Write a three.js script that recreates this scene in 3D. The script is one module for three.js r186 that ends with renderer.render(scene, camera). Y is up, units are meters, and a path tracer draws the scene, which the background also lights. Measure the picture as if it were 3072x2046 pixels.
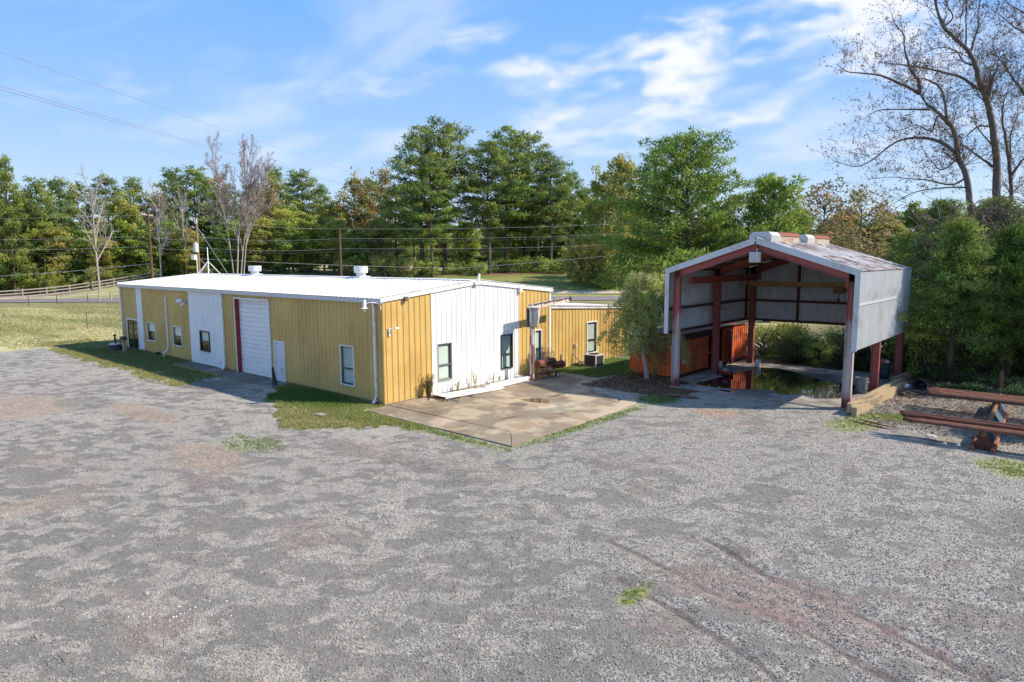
import * as THREE from 'three';
import { mergeGeometries } from 'three/addons/utils/BufferGeometryUtils.js';

// ---------------------------------------------------------------- camera, sky, sun, exposure
const scene = new THREE.Scene();
const camera = new THREE.PerspectiveCamera(54.57, 1024 / 682, 0.1, 3000);
camera.position.set(21.33, 5.88, 16.48);
{
  const yaw = -0.7192, pitch = 0.1222;
  camera.lookAt(camera.position.x + Math.sin(yaw) * Math.cos(pitch), camera.position.y - Math.sin(pitch), camera.position.z - Math.cos(yaw) * Math.cos(pitch));
  camera.rotateZ(-0.0041);
}
const renderer = new THREE.WebGLRenderer({ antialias: true });
renderer.setSize(1024, 682);
renderer.toneMapping = THREE.LinearToneMapping;
renderer.toneMappingExposure = 1.66;
renderer.shadowMap.enabled = true;
const SUN = new THREE.Vector3(4.4, 4.33, -3.54).normalize();
const sun = new THREE.DirectionalLight(new THREE.Color().setRGB(1.0, 0.87, 0.70), 4.2);
sun.position.copy(SUN).multiplyScalar(120); sun.target.position.set(0, 0, -10);
sun.castShadow = true; sun.shadow.radius = 1;
sun.shadow.mapSize.set(4096, 4096);
Object.assign(sun.shadow.camera, { left: -70, right: 70, top: 70, bottom: -70, near: 1, far: 320 });
scene.add(sun, sun.target);

// ---------------------------------------------------------------- random numbers and noise
function rngOf(seed) { let a = seed >>> 0; return () => { a = (a + 0x6D2B79F5) >>> 0; let t = a; t = Math.imul(t ^ (t >>> 15), t | 1); t ^= t + Math.imul(t ^ (t >>> 7), t | 61); return ((t ^ (t >>> 14)) >>> 0) / 4294967296; }; }
const NN = 256, NT = new Float32Array(NN * NN);
{ const r = rngOf(77); for (let i = 0; i < NN * NN; i++) NT[i] = r(); }
function vn(x, y) {
  const xf = Math.floor(x), yf = Math.floor(y);
  let fx = x - xf, fy = y - yf; fx = fx * fx * (3 - 2 * fx); fy = fy * fy * (3 - 2 * fy);
  const x0 = xf & 255, x1 = (xf + 1) & 255, y0 = (yf & 255) << 8, y1 = ((yf + 1) & 255) << 8;
  const a = NT[y0 + x0], b = NT[y0 + x1], c = NT[y1 + x0], d = NT[y1 + x1];
  return a + (b - a) * fx + (c - a) * fy + (a - b - c + d) * fx * fy;
}
function fbm(x, y, o = 4) { let s = 0, a = 0.5, n = 0; for (let i = 0; i < o; i++) { s += a * vn(x, y); n += a; x = x * 2.03 + 17.3; y = y * 2.03 + 9.1; a *= 0.5; } return s / n; }
const clamp = (x, a = 0, b = 1) => x < a ? a : x > b ? b : x;
const ss = (a, b, x) => { const t = clamp((x - a) / (b - a)); return t * t * (3 - 2 * t); };
const lerp = (a, b, t) => a + (b - a) * t;
const enc = c => { c = clamp(c); return Math.round(255 * (c <= 0.0031308 ? c * 12.92 : 1.055 * Math.pow(c, 1 / 2.4) - 0.055)); };
const ENC = new Uint8Array(4096); for (let i = 0; i < 4096; i++) ENC[i] = enc(i / 4095);
const enq = c => ENC[c <= 0 ? 0 : c >= 1 ? 4095 : (c * 4095) | 0];

// ---------------------------------------------------------------- the sky: blue air, pale towards the horizon, thin wind-drawn cloud
{
  const W = 2048, H = 1024, data = new Float32Array(W * H * 4);
  // clouds in view: azimuth and elevation in degrees, their half sizes, thickness
  const C = [[-26.5, 17.2, 5.2, 1.6, .85], [-37.6, 15.0, 5.6, 1.2, .8], [-28.2, 14.6, 5, 2.8, .8], [-14.3, 18.0, 8, 2.6, .95], [-22.0, 16.4, 2, 1.2, .8], [-34.5, 11.6, 9, 3, .6],
    [-45, 17.7, 6, 1.5, .45], [-21.7, 11.5, 9, 1.2, .55], [-71, 12.2, 9, 1.4, .45], [-77, 10.2, 5, 1.2, .4], [-13, 14.6, 6, 3, .8], [-31, 9, 10, 1.6, .4], [-48, 9, 14, 1.6, .4], [-55, 14, 12, 2.2, .42], [-66, 16, 8, 1.6, .36], [-62, 7, 14, 1.4, .3], [-10, 7, 9, 1.6, .35]];
  for (let j = 0; j < H; j++) {
    const el = ((j + 0.5) / H - 0.5) * Math.PI, e = Math.max(el, 0) * 180 / Math.PI;
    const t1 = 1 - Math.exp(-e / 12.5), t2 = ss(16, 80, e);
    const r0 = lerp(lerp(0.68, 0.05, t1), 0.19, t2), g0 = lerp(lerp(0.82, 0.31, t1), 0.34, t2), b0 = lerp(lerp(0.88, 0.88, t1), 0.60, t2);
    for (let i = 0; i < W; i++) {
      const ph = ((i + 0.5) / W - 0.5) * 2 * Math.PI, x = Math.cos(ph) * Math.cos(el), z = Math.sin(ph) * Math.cos(el), y = Math.sin(el);
      let c = 0;
      if (e > 0) {
        const az = Math.atan2(x, -z) * 180 / Math.PI;
        const px = x / (y + 0.16), pz = z / (y + 0.16);
        const wx = px + 0.5 * fbm(px * 1.1 + 5, pz * 1.1, 3), wz = pz + 0.5 * fbm(px * 1.1 + 30, pz * 1.1 + 8, 3);
        const n = fbm(wx * 1.6 + 3, wz * 2.8 + 1, 5), w1 = fbm(az * 0.13 + 11, e * 0.4 + 2, 3), n2 = fbm(az * 0.16 + 2.6 * w1 + 0.05 * e, e * 0.62 + 3.4 * w1 - 0.03 * az, 6), n3 = fbm(az * 0.7 + 5 * w1, e * 2.2 + 4 * w1, 4);
        c = 0.36 * ss(0.46, 0.80, n);
        let m = 0;
        for (const k of C) { let da = az - k[0]; const u = da / k[2], v = (e - k[1] - 0.06 * da + 2.2 * (w1 - 0.5) * k[3]) / (k[3] * 1.25), q = u * u + v * v; if (q < 6) m = Math.max(m, k[4] * Math.exp(-q * 0.8)); }
        c = Math.max(c, ss(0.20, 0.92, m * (0.02 + 1.6 * n2 + 0.8 * (n3 - 0.5))) * 0.9);
        c *= ss(0, 4, e);
      }
      const k = (j * W + i) * 4;
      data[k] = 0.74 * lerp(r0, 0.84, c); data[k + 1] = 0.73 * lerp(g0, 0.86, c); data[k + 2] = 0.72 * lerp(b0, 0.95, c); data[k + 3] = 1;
    }
  }
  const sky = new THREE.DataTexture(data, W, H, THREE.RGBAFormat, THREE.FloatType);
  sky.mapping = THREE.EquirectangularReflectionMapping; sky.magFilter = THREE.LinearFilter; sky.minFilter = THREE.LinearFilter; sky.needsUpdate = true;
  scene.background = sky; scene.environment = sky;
}

// ---------------------------------------------------------------- helpers: textures, materials, geometry, objects
function tex(w, h, fn, srgb = true, rx = 1, ry = 1) {
  const d = new Uint8Array(w * h * 4);
  for (let j = 0; j < h; j++) for (let i = 0; i < w; i++) {
    const c = fn(i / w, j / h, i, j), k = (j * w + i) * 4;
    if (srgb) { d[k] = enq(c[0]); d[k + 1] = enq(c[1]); d[k + 2] = enq(c[2]); } else { const v = clamp(c) * 255; d[k] = d[k + 1] = d[k + 2] = v; }
    d[k + 3] = 255;
  }
  const t = new THREE.DataTexture(d, w, h, THREE.RGBAFormat);
  t.wrapS = t.wrapT = THREE.RepeatWrapping; t.magFilter = THREE.LinearFilter; t.minFilter = THREE.LinearMipmapLinearFilter; t.generateMipmaps = true;
  if (srgb) t.colorSpace = THREE.SRGBColorSpace;
  t.repeat.set(rx, ry); t.needsUpdate = true; return t;
}
const RGB = c => new THREE.Color().setRGB(c[0], c[1], c[2]);
function M(c, roughness = 0.8, o = {}) { return new THREE.MeshStandardMaterial({ color: RGB(c), roughness, side: THREE.DoubleSide, ...o }); }
function P(c, roughness = 0.8, o = {}) { return new THREE.MeshPhysicalMaterial({ color: RGB(c), roughness, side: THREE.DoubleSide, ...o }); }
// tileable noise in [0,1): a lattice noise that repeats over n cells
const tn = (u, v, n, s = 0) => { const x = u * n, y = v * n, xf = Math.floor(x), yf = Math.floor(y); let fx = x - xf, fy = y - yf; fx = fx * fx * (3 - 2 * fx); fy = fy * fy * (3 - 2 * fy);
  const L = (a, b) => NT[(((b % n) * 37 + s * 11) & 255) * 256 + (((a % n) * 91 + s * 53) & 255)];
  return lerp(lerp(L(xf, yf), L(xf + 1, yf), fx), lerp(L(xf, yf + 1), L(xf + 1, yf + 1), fx), fy); };
const tfbm = (u, v, n, o = 4, s = 0) => { let r = 0, a = 0.5, t = 0; for (let i = 0; i < o; i++) { r += a * tn(u, v, n, s + i); t += a; a *= 0.55; n *= 2; } return r / t; };
const mulc = (c, k) => [c[0] * k, c[1] * k, c[2] * k];
const mixc = (a, b, t) => [lerp(a[0], b[0], t), lerp(a[1], b[1], t), lerp(a[2], b[2], t)];

function uvm(g, s = 1) { // uv in metres from the dominant side of each face
  if (g.index) g = g.toNonIndexed();
  if (!g.attributes.normal) g.computeVertexNormals();
  const p = g.attributes.position, n = g.attributes.normal, uv = new Float32Array(p.count * 2);
  for (let i = 0; i < p.count; i++) {
    const ax = Math.abs(n.getX(i)), ay = Math.abs(n.getY(i)), az = Math.abs(n.getZ(i));
    let u, v; if (ay > ax && ay > az) { u = p.getX(i); v = p.getZ(i); } else if (ax > az) { u = p.getZ(i); v = p.getY(i); } else { u = p.getX(i); v = p.getY(i); }
    uv[i * 2] = u * s; uv[i * 2 + 1] = v * s;
  }
  g.setAttribute('uv', new THREE.BufferAttribute(uv, 2)); return g;
}
function bx(w, h, d, x = 0, y = 0, z = 0, rx = 0, ry = 0, rz = 0) { const g = new THREE.BoxGeometry(w, h, d); if (rx) g.rotateX(rx); if (ry) g.rotateY(ry); if (rz) g.rotateZ(rz); g.translate(x, y, z); return uvm(g); }
// a box with chamfered edges
function cbx(w, h, d, c, x = 0, y = 0, z = 0) {
  const s = new THREE.Shape(), a = w / 2 - c, b = h / 2 - c; s.moveTo(-a, -b - 0); s.lineTo(a, -b); s.lineTo(a, b); s.lineTo(-a, b); s.closePath();
  const g = new THREE.ExtrudeGeometry(s, { depth: d - 2 * c, bevelEnabled: true, bevelThickness: c, bevelSize: c, bevelSegments: 1 }); g.translate(0, 0, -(d - 2 * c) / 2); g.translate(x, y, z); return uvm(g);
}
const V = (x, y, z) => new THREE.Vector3(x, y, z);
function cyl(a, b, r, r2 = r, seg = 10, open = false) { // between two points
  const A = V(...a), B = V(...b), L = A.distanceTo(B); const g = new THREE.CylinderGeometry(r2, r, L, seg, 1, open); g.translate(0, L / 2, 0);
  const q = new THREE.Quaternion().setFromUnitVectors(V(0, 1, 0), B.clone().sub(A).normalize()); g.applyQuaternion(q); g.translate(...a);
  return g.toNonIndexed();
}
function pipe(pts, r, seg = 6, n = 24) { return new THREE.TubeGeometry(new THREE.CatmullRomCurve3(pts.map(p => V(...p))), n, r, seg, false).toNonIndexed(); }
function beamBetween(a, b, w, h) { const A = V(...a), B = V(...b), L = A.distanceTo(B), g = new THREE.BoxGeometry(w, h, L); const m = new THREE.Matrix4().lookAt(B, A, V(0, 1, 0)); g.applyMatrix4(m); g.translate((a[0] + b[0]) / 2, (a[1] + b[1]) / 2, (a[2] + b[2]) / 2); return uvm(g); }
const names = new Map();
function numbered(n) { const k = names.get(n) || 0; names.set(n, k + 1); return k ? n + '_' + String(k).padStart(3, '0') : n; }
function tag(o, label, category, group) { o.userData.label = label; o.userData.category = category; if (group) o.userData.group = group; return o; }
function thing(name, label, category, pos = [0, 0, 0], turn = 0, group) { const o = new THREE.Group(); o.name = numbered(name); o.position.set(...pos); o.rotation.y = turn; scene.add(o); return tag(o, label, category, group); }
function mesh(name, gs, m, parent) {
  const list = (Array.isArray(gs) ? gs : [gs]).map(g => { g = g.index ? g.toNonIndexed() : g; return g; });
  let g = list[0];
  if (list.length > 1) { for (const k of list) for (const a of Object.keys(k.attributes)) if (!['position', 'normal', 'uv'].includes(a)) k.deleteAttribute(a); g = mergeGeometries(list); }
  const o = new THREE.Mesh(g, m); o.castShadow = o.receiveShadow = true;
  o.name = parent && parent !== scene ? name : numbered(name); (parent || scene).add(o); return o;
}
function struct(name, gs, m) { const o = mesh(name, gs, m); o.userData.kind = 'structure'; return o; }
function single(name, gs, m, label, category, group) { return tag(mesh(name, gs, m), label, category, group); }

// ---------------------------------------------------------------- terrain
const NR = [-0.652, -0.757], AL = [0.757, -0.652]; // across the road (away from the yard) and along it
const sOf = (x, z) => x * NR[0] + z * NR[1], wOf = (x, z) => x * AL[0] + z * AL[1];
const atSW = (s, w) => [s * NR[0] + w * AL[0], s * NR[1] + w * AL[1]];
const hgt = (x, z) => 3.6 * ss(70, 105, sOf(x, z)) * ss(-85, -55, wOf(x, z));
const pl = (k, x) => { if (x <= k[0][0]) return k[0][1]; for (let i = 1; i < k.length; i++) if (x <= k[i][0]) return lerp(k[i - 1][1], k[i][1], (x - k[i - 1][0]) / (k[i][0] - k[i - 1][0])); return k[k.length - 1][1]; };
const lawn2 = [[-7.8, 0.4], [-7.2, 1.1], [-5.5, 2.0], [-3.4, 3.0], [-1.6, 4.2], [-0.1, 4.7], [1.2, 4.1], [2.2, 3.3], [3.1, 1.9], [4.2, 1.35], [5, 1.3]];
const bandL = (x, z, a, b, w) => ss(w, 0, Math.hypot(Math.max(a[0] - x, x - b[0], 0), Math.max(a[1] - z, z - b[1], 0)));
function blob(x, z, cx, cz, rx, rz, n) { const dx = (x - cx) / rx, dz = (z - cz) / rz; return ss(1.15, 0.55, Math.sqrt(dx * dx + dz * dz) + (n - 0.5) * 1.1); }
function track(x, z, a, b, w, n) { const dx = b[0] - a[0], dz = b[1] - a[1], l2 = dx * dx + dz * dz; let t = ((x - a[0]) * dx + (z - a[1]) * dz) / l2; const q = t < 0 || t > 1 ? 1 : 0; t = clamp(t); const d = Math.hypot(x - a[0] - dx * t, z - a[1] - dz * t) + (n - 0.5) * w * 1.2; return ss(w, w * 0.3, d); }
const G0 = [0.335, 0.315, 0.278], GD = [0.16, 0.151, 0.134], DIRT = [0.12, 0.09, 0.068], TAN = [0.31, 0.235, 0.175], GRASS = [0.18, 0.25, 0.06], DRY = [0.45, 0.385, 0.20], LUSH = [0.11, 0.225, 0.04], PAST = [0.50, 0.47, 0.24], FLOOR = [0.15, 0.115, 0.075], SOIL = [0.165, 0.153, 0.135];
// masks of what grows and lies where in the yard
function lawnAt(x, z, e) {
  let g = 0;
  const e1 = (e - 0.5) * 2.6 + (vn(x * 3.7 + 9, z * 3.7) - 0.5) * 0.9 + (vn(x * 9.1, z * 9.1 + 4) - 0.5) * 0.5;
  g = Math.max(g, ss(0.25, -0.35, z - 3.75 + e1 * 0.6) * ss(-10.6, -12.4, x + e1) * ss(-40, -36, x));
  if (x > -8 && x < 5) g = Math.max(g, ss(0.3, -0.3, z - pl(lawn2, x) + e1 * 0.7) * (z > -0.6 ? 1 : 0) * ss(4.6, 3.4, x + e1));
  g = Math.max(g, ss(0.5, -0.5, z + 10.9 + e1) * ss(3.9, 2.9, x + e1) * (x > -1 ? 1 : 0) * ss(-24, -22, z));
  return g;
}
function groundAt(x, z, o) {
  const e = fbm(x * 0.85, z * 0.85, 4), e2 = fbm(x * 2.7 + 40, z * 2.7 + 11, 3), f = fbm(x * 0.23 + 9, z * 0.23 + 3, 3), h = vn(x * 13.1, z * 13.1), h2 = vn(x * 29.7 + 5, z * 29.7);
  // gravel: pale crushed stone drifting over darker packed fines
  const ax = x * 0.75 - z * 0.66, az = x * 0.66 + z * 0.75;
  const m = fbm(ax * 2.3 + 1.3 * e2, az * 3.6 + 1.6 * e2, 5);
  const cr = Math.hypot(x - 1.5, z + 3), swirl = fbm(cr * 2.2 + 0.6 * e, Math.atan2(z + 3, x - 1.5) * 3.5, 4);
  const bias = 0.05 * ss(0.35, 0.65, f) + 0.075 * ss(3, 11, 0.7 * z + 0.25 * x) - 0.05 * ss(-2, -9, z);
  let dk = ss(0.52, 0.67, m + bias + 0.42 * (swirl - 0.5)) * 0.85;
  let r = lerp(G0[0], GD[0], dk), g = lerp(G0[1], GD[1], dk), b = lerp(G0[2], GD[2], dk);
  const grain = (0.78 + 0.26 * h + 0.30 * (h2 - 0.4)) * (0.88 + 0.24 * swirl); r *= grain; g *= grain; b *= grain;
  const mix = (c, t, k = 1) => { if (t > 0) { r = lerp(r, c[0] * k, t); g = lerp(g, c[1] * k, t); b = lerp(b, c[2] * k, t); } };
  const red = ss(0.64, 0.76, fbm(x * 0.55 + 70, z * 0.55 + 21, 4)) * 0.3; mix([0.27, 0.19, 0.165], red, 0.6 + 0.8 * h);
  // bare tan earth
  const tk = 0.7 + 0.6 * h;
  mix(TAN, 0.75 * blob(x, z, -10.9, 9.6, 2.6, 1.9, e), tk); mix(TAN, 0.7 * blob(x, z, -6.2, 6.9, 2.8, 0.7, e), tk); mix(TAN, 0.7 * blob(x, z, -16, 11, 3.4, 1.4, e), tk);
  mix(TAN, 0.75 * blob(x, z, 1.2, 7.9, 2.3, 1.2, e), tk); mix(TAN, 0.55 * blob(x, z, 2.3, 12.3, 0.9, 1.6, e), tk); mix([0.42, 0.22, 0.12], 0.5 * blob(x, z, 10.9, -7.4, 0.9, 0.7, e), tk);
  mix(TAN, 0.35 * blob(x, z, 4.7, 4.3, 2.3, 0.8, e2), tk); mix(TAN, 0.3 * blob(x, z, 9, 3.5, 1.2, 0.7, e2), tk);
  // wheel ruts
  const T = [[[14.2, 5.2], [16.5, 5.65], [18.1, 5.87], [19.6, 6.4], [23, 8.2]], [[15.6, 3.7], [17.31, 4.49], [18.59, 4.76], [22, 6.1]], [[15.2, 6.4], [16.43, 6.71], [17.96, 7.26], [21, 9]]];
  if (x > 13 && z > 2) for (const p of T) for (let i = 0; i + 1 < p.length; i++) { const t = track(x, z, p[i], p[i + 1], 0.13, e2); mix([0.095, 0.078, 0.072], 0.9 * t, 0.6 + 0.8 * h); }
  if (x > 13 && z > 2) mix([0.26, 0.18, 0.155], 0.55 * blob(x, z, 17.6, 5.3, 2.6, 1.0, e2), 0.6 + 0.8 * h);
  mix(GD, 0.55 * blob(x, z, -10.2, 7.8, 1.9, 1.0, e), 0.6 + 0.8 * h); mix(GD, 0.6 * blob(x, z, 21.5, -1.6, 2.2, 1.6, e), 0.6 + 0.8 * h);
  mix(GD, 0.6 * blob(x, z, 4.2, 4.6, 2.2, 0.5, e2), 0.5 + 0.9 * h); mix(GD, 0.5 * blob(x, z, 7.2, 4.2, 2.4, 0.7, e2), 0.5 + 0.9 * h);
  // packed dark ground before the roller door
  mix([0.14, 0.125, 0.112], 0.85 * blob(x, z, -10.2, 2.6, 2.6, 1.3, e), 0.6 + 0.8 * h);
  // grass
  const gk = 0.55 + 0.9 * h2, L = lawnAt(x, z, e);
  if (L > 0) {
    const t = ss(0.35, 0.62, f * 0.5 + e * 0.5); let c = mixc(GRASS, DRY, 0.55 * t);
    const lush = Math.max(blob(x, z, -4.4, 1.4, 3.4, 1.7, e), x > 0 && z < -9 ? 0.6 : 0); c = mixc(c, LUSH, lush); if (x > -1 && z > 2.6) c = mixc(c, DRY, 0.45);
    mix([0.20, 0.155, 0.105], L * 0.6, gk); mix(c, L * (0.35 + 0.6 * ss(0.3, 0.55, e2)), gk);
  }
  mix(mixc(GRASS, LUSH, 0.4), 0.5 * blob(x, z, 1.3, 6.3, 1.7, 0.9, e) * ss(0.30, 0.62, e2), gk); mix(GRASS, 0.5 * blob(x, z, 8.05, -2.6, 0.4, 4.6, e2), gk); mix(GRASS, 0.6 * blob(x, z, 5.5, 1.55, 3.0, 0.32, e2), gk);
  mix(LUSH, 0.8 * blob(x, z, 7.9, -8.2, 0.9, 1.0, e), gk); mix(mixc(GRASS, DRY, 0.3), 0.8 * blob(x, z, 15.66, 6.7, 0.22, 0.55, e2), gk);
  mix(mixc(GRASS, DRY, 0.3), 0.85 * blob(x, z, 15.3, -9.0, 0.9, 1.5, e), gk); mix(GRASS, 0.8 * blob(x, z, 16.4, -10.9, 1.3, 0.9, e), gk); mix(mixc(GRASS, DRY, 0.4), 0.85 * blob(x, z, 20.6, -6.2, 1.5, 1.0, e), gk); mix(GRASS, 0.6 * blob(x, z, 22.5, 0.6, 1.0, 0.5, e), gk);
  // dirt by the shed, dark soil under the trees, leaf litter
  mix(DIRT, 0.9 * blob(x, z, 5.9, -11.0, 2.6, 2.3, e), 0.55 + 0.9 * h2);
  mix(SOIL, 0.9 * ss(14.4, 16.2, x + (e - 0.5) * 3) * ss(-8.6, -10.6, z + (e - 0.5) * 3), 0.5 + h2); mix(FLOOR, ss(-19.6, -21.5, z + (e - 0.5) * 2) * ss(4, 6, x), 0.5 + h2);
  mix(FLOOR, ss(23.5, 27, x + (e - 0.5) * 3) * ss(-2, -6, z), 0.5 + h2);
  // dry pasture
  const pa = Math.max(ss(-32.2, -34.2, x + (e - 0.5) * 2 - 0.16 * z), ss(0.2, -0.4, z + 11) * ss(-0.5, -1, x), ss(-29.2, -29.6, x) * ss(3.9, 3.6, z)) * ss(7.2, 5.6, z + (e - 0.5) * 2 + 0.03 * x);
  if (pa > 0) { let c = mixc(PAST, mixc(GRASS, DRY, 0.35), 0.75 * ss(0.4, 0.62, fbm(x * 0.1, z * 0.34, 4))); c = mixc(c, [0.42, 0.36, 0.26], 0.6 * ss(0.56, 0.7, fbm(x * 0.14 + 30, z * 0.5, 3))); mix(c, pa, 0.7 + 0.45 * h2 + 0.2 * (h - 0.5)); }
  o[0] = r; o[1] = g; o[2] = b;
}
const gravelBump = tex(512, 512, (u, v) => 0.5 * tn(u, v, 64, 3) + 0.35 * tn(u, v, 128, 5) + 0.15 * tn(u, v, 24, 8), false);
function yardSheet(name, x0, z0, x1, z1, W, H, hole) {
  const d = new Uint8Array(W * H * 4), o = [0, 0, 0], r = rngOf(5);
  for (let j = 0; j < H; j++) for (let i = 0; i < W; i++) {
    const x = x0 + (i + 0.5) / W * (x1 - x0), z = z0 + (j + 0.5) / H * (z1 - z0), k = (j * W + i) * 4;
    if (hole && x > hole[0] + 0.2 && x < hole[2] - 0.2 && z > hole[1] + 0.2 && z < hole[3] - 0.2) continue;
    groundAt(x, z, o); const q = 0.80 + 0.40 * r();
    d[k] = enq(o[0] * q); d[k + 1] = enq(o[1] * q); d[k + 2] = enq(o[2] * q); d[k + 3] = 255;
  }
  const t = new THREE.DataTexture(d, W, H, THREE.RGBAFormat); t.colorSpace = THREE.SRGBColorSpace; t.magFilter = THREE.LinearFilter; t.minFilter = THREE.LinearMipmapLinearFilter; t.generateMipmaps = true; t.needsUpdate = true;
  const b = gravelBump.clone(); b.repeat.set((x1 - x0) / 1.9, (z1 - z0) / 1.9); b.needsUpdate = true;
  const rect = (a, c, e, f) => { // a sheet with gentle unevenness
    const cell = hole ? 0.5 : 0.16, nx = Math.max(1, Math.round((e - a) / cell)), nz = Math.max(1, Math.round((f - c) / cell)), g = new THREE.PlaneGeometry(1, 1, nx, nz), p = g.attributes.position, uv = g.attributes.uv;
    for (let i = 0; i < p.count; i++) { const x = a + uv.getX(i) * (e - a), z = f - uv.getY(i) * (f - c); p.setXYZ(i, x, flat(x, z), z); uv.setXY(i, (x - x0) / (x1 - x0), (z - z0) / (z1 - z0)); }
    g.computeVertexNormals(); return g;
  };
  const gs = hole ? [rect(x0, z0, x1, hole[1]), rect(x0, hole[3], x1, z1), rect(x0, hole[1], hole[0], hole[3]), rect(hole[2], hole[1], x1, hole[3])] : [rect(x0, z0, x1, z1)];
  return struct(name, gs, new THREE.MeshStandardMaterial({ map: t, bumpMap: b, bumpScale: 0.018, roughness: 0.96, side: THREE.DoubleSide }));
}
const RUTS = [[[14.2, 5.2], [16.5, 5.65], [18.1, 5.87], [19.6, 6.4], [23, 8.2]], [[15.6, 3.7], [17.31, 4.49], [18.59, 4.76], [22, 6.1]], [[15.2, 6.4], [16.43, 6.71], [17.96, 7.26], [21, 9]], [[9.2, 9.6], [10.8, 7.4], [11.9, 5.2], [12.2, 3.2]], [[7.6, 9.2], [9.2, 7.0], [10.3, 4.9], [10.6, 3.0]]];
function rut(x, z) { // wheel ruts pressed into the gravel, a low ridge pushed up at each side
  if (x < 6 || z < 1) return 0; let d = 9; for (const p of RUTS) for (let i = 0; i + 1 < p.length; i++) { const a = p[i], b = p[i + 1], dx = b[0] - a[0], dz = b[1] - a[1], t = clamp(((x - a[0]) * dx + (z - a[1]) * dz) / (dx * dx + dz * dz)); d = Math.min(d, Math.hypot(x - a[0] - dx * t, z - a[1] - dz * t)); }
  d += (vn(x * 3.1, z * 3.1) - 0.5) * 0.12; return 0.032 * ss(0.24, 0.04, d) - 0.016 * ss(0.22, 0.32, d) * ss(0.5, 0.36, d);
}
// low bumps and ruts of the yard, flat where slabs and buildings stand
function flat(x, z) {
  const keep = Math.max(bandL(x, z, [-29.2, -11.4], [0.2, 1.3], 1.2), bandL(x, z, [-0.2, -12], [8.1, 1.4], 1.2), bandL(x, z, [3.4, -21], [15.4, -9.6], 1.5), bandL(x, z, [-46, -34], [-45, 30], 1), bandL(x, z, [-46, 29], [34, 30], 1), bandL(x, z, [-46, -34], [34, -33], 1), bandL(x, z, [33, -34], [34, 30], 1), bandL(x, z, [-1, -30], [4, -11], 1));
  return (fbm(x * 0.35 + 4, z * 0.35 + 8, 4) - 0.5) * 0.16 * (1 - keep) + ((fbm(x * 1.6, z * 1.6, 2) - 0.5) * 0.045 + (vn(x * 4.3, z * 4.3) - 0.5) * 0.016) * (1 - keep) - rut(x, z);
}
const R1 = [-6, -18, 26, 14];
yardSheet('gravel_yard', ...[R1[0], R1[1], R1[2], R1[3]], 2048, 2048);
yardSheet('outer_yard', -46, -34, 34, 30, 2048, 1638, R1);
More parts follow.
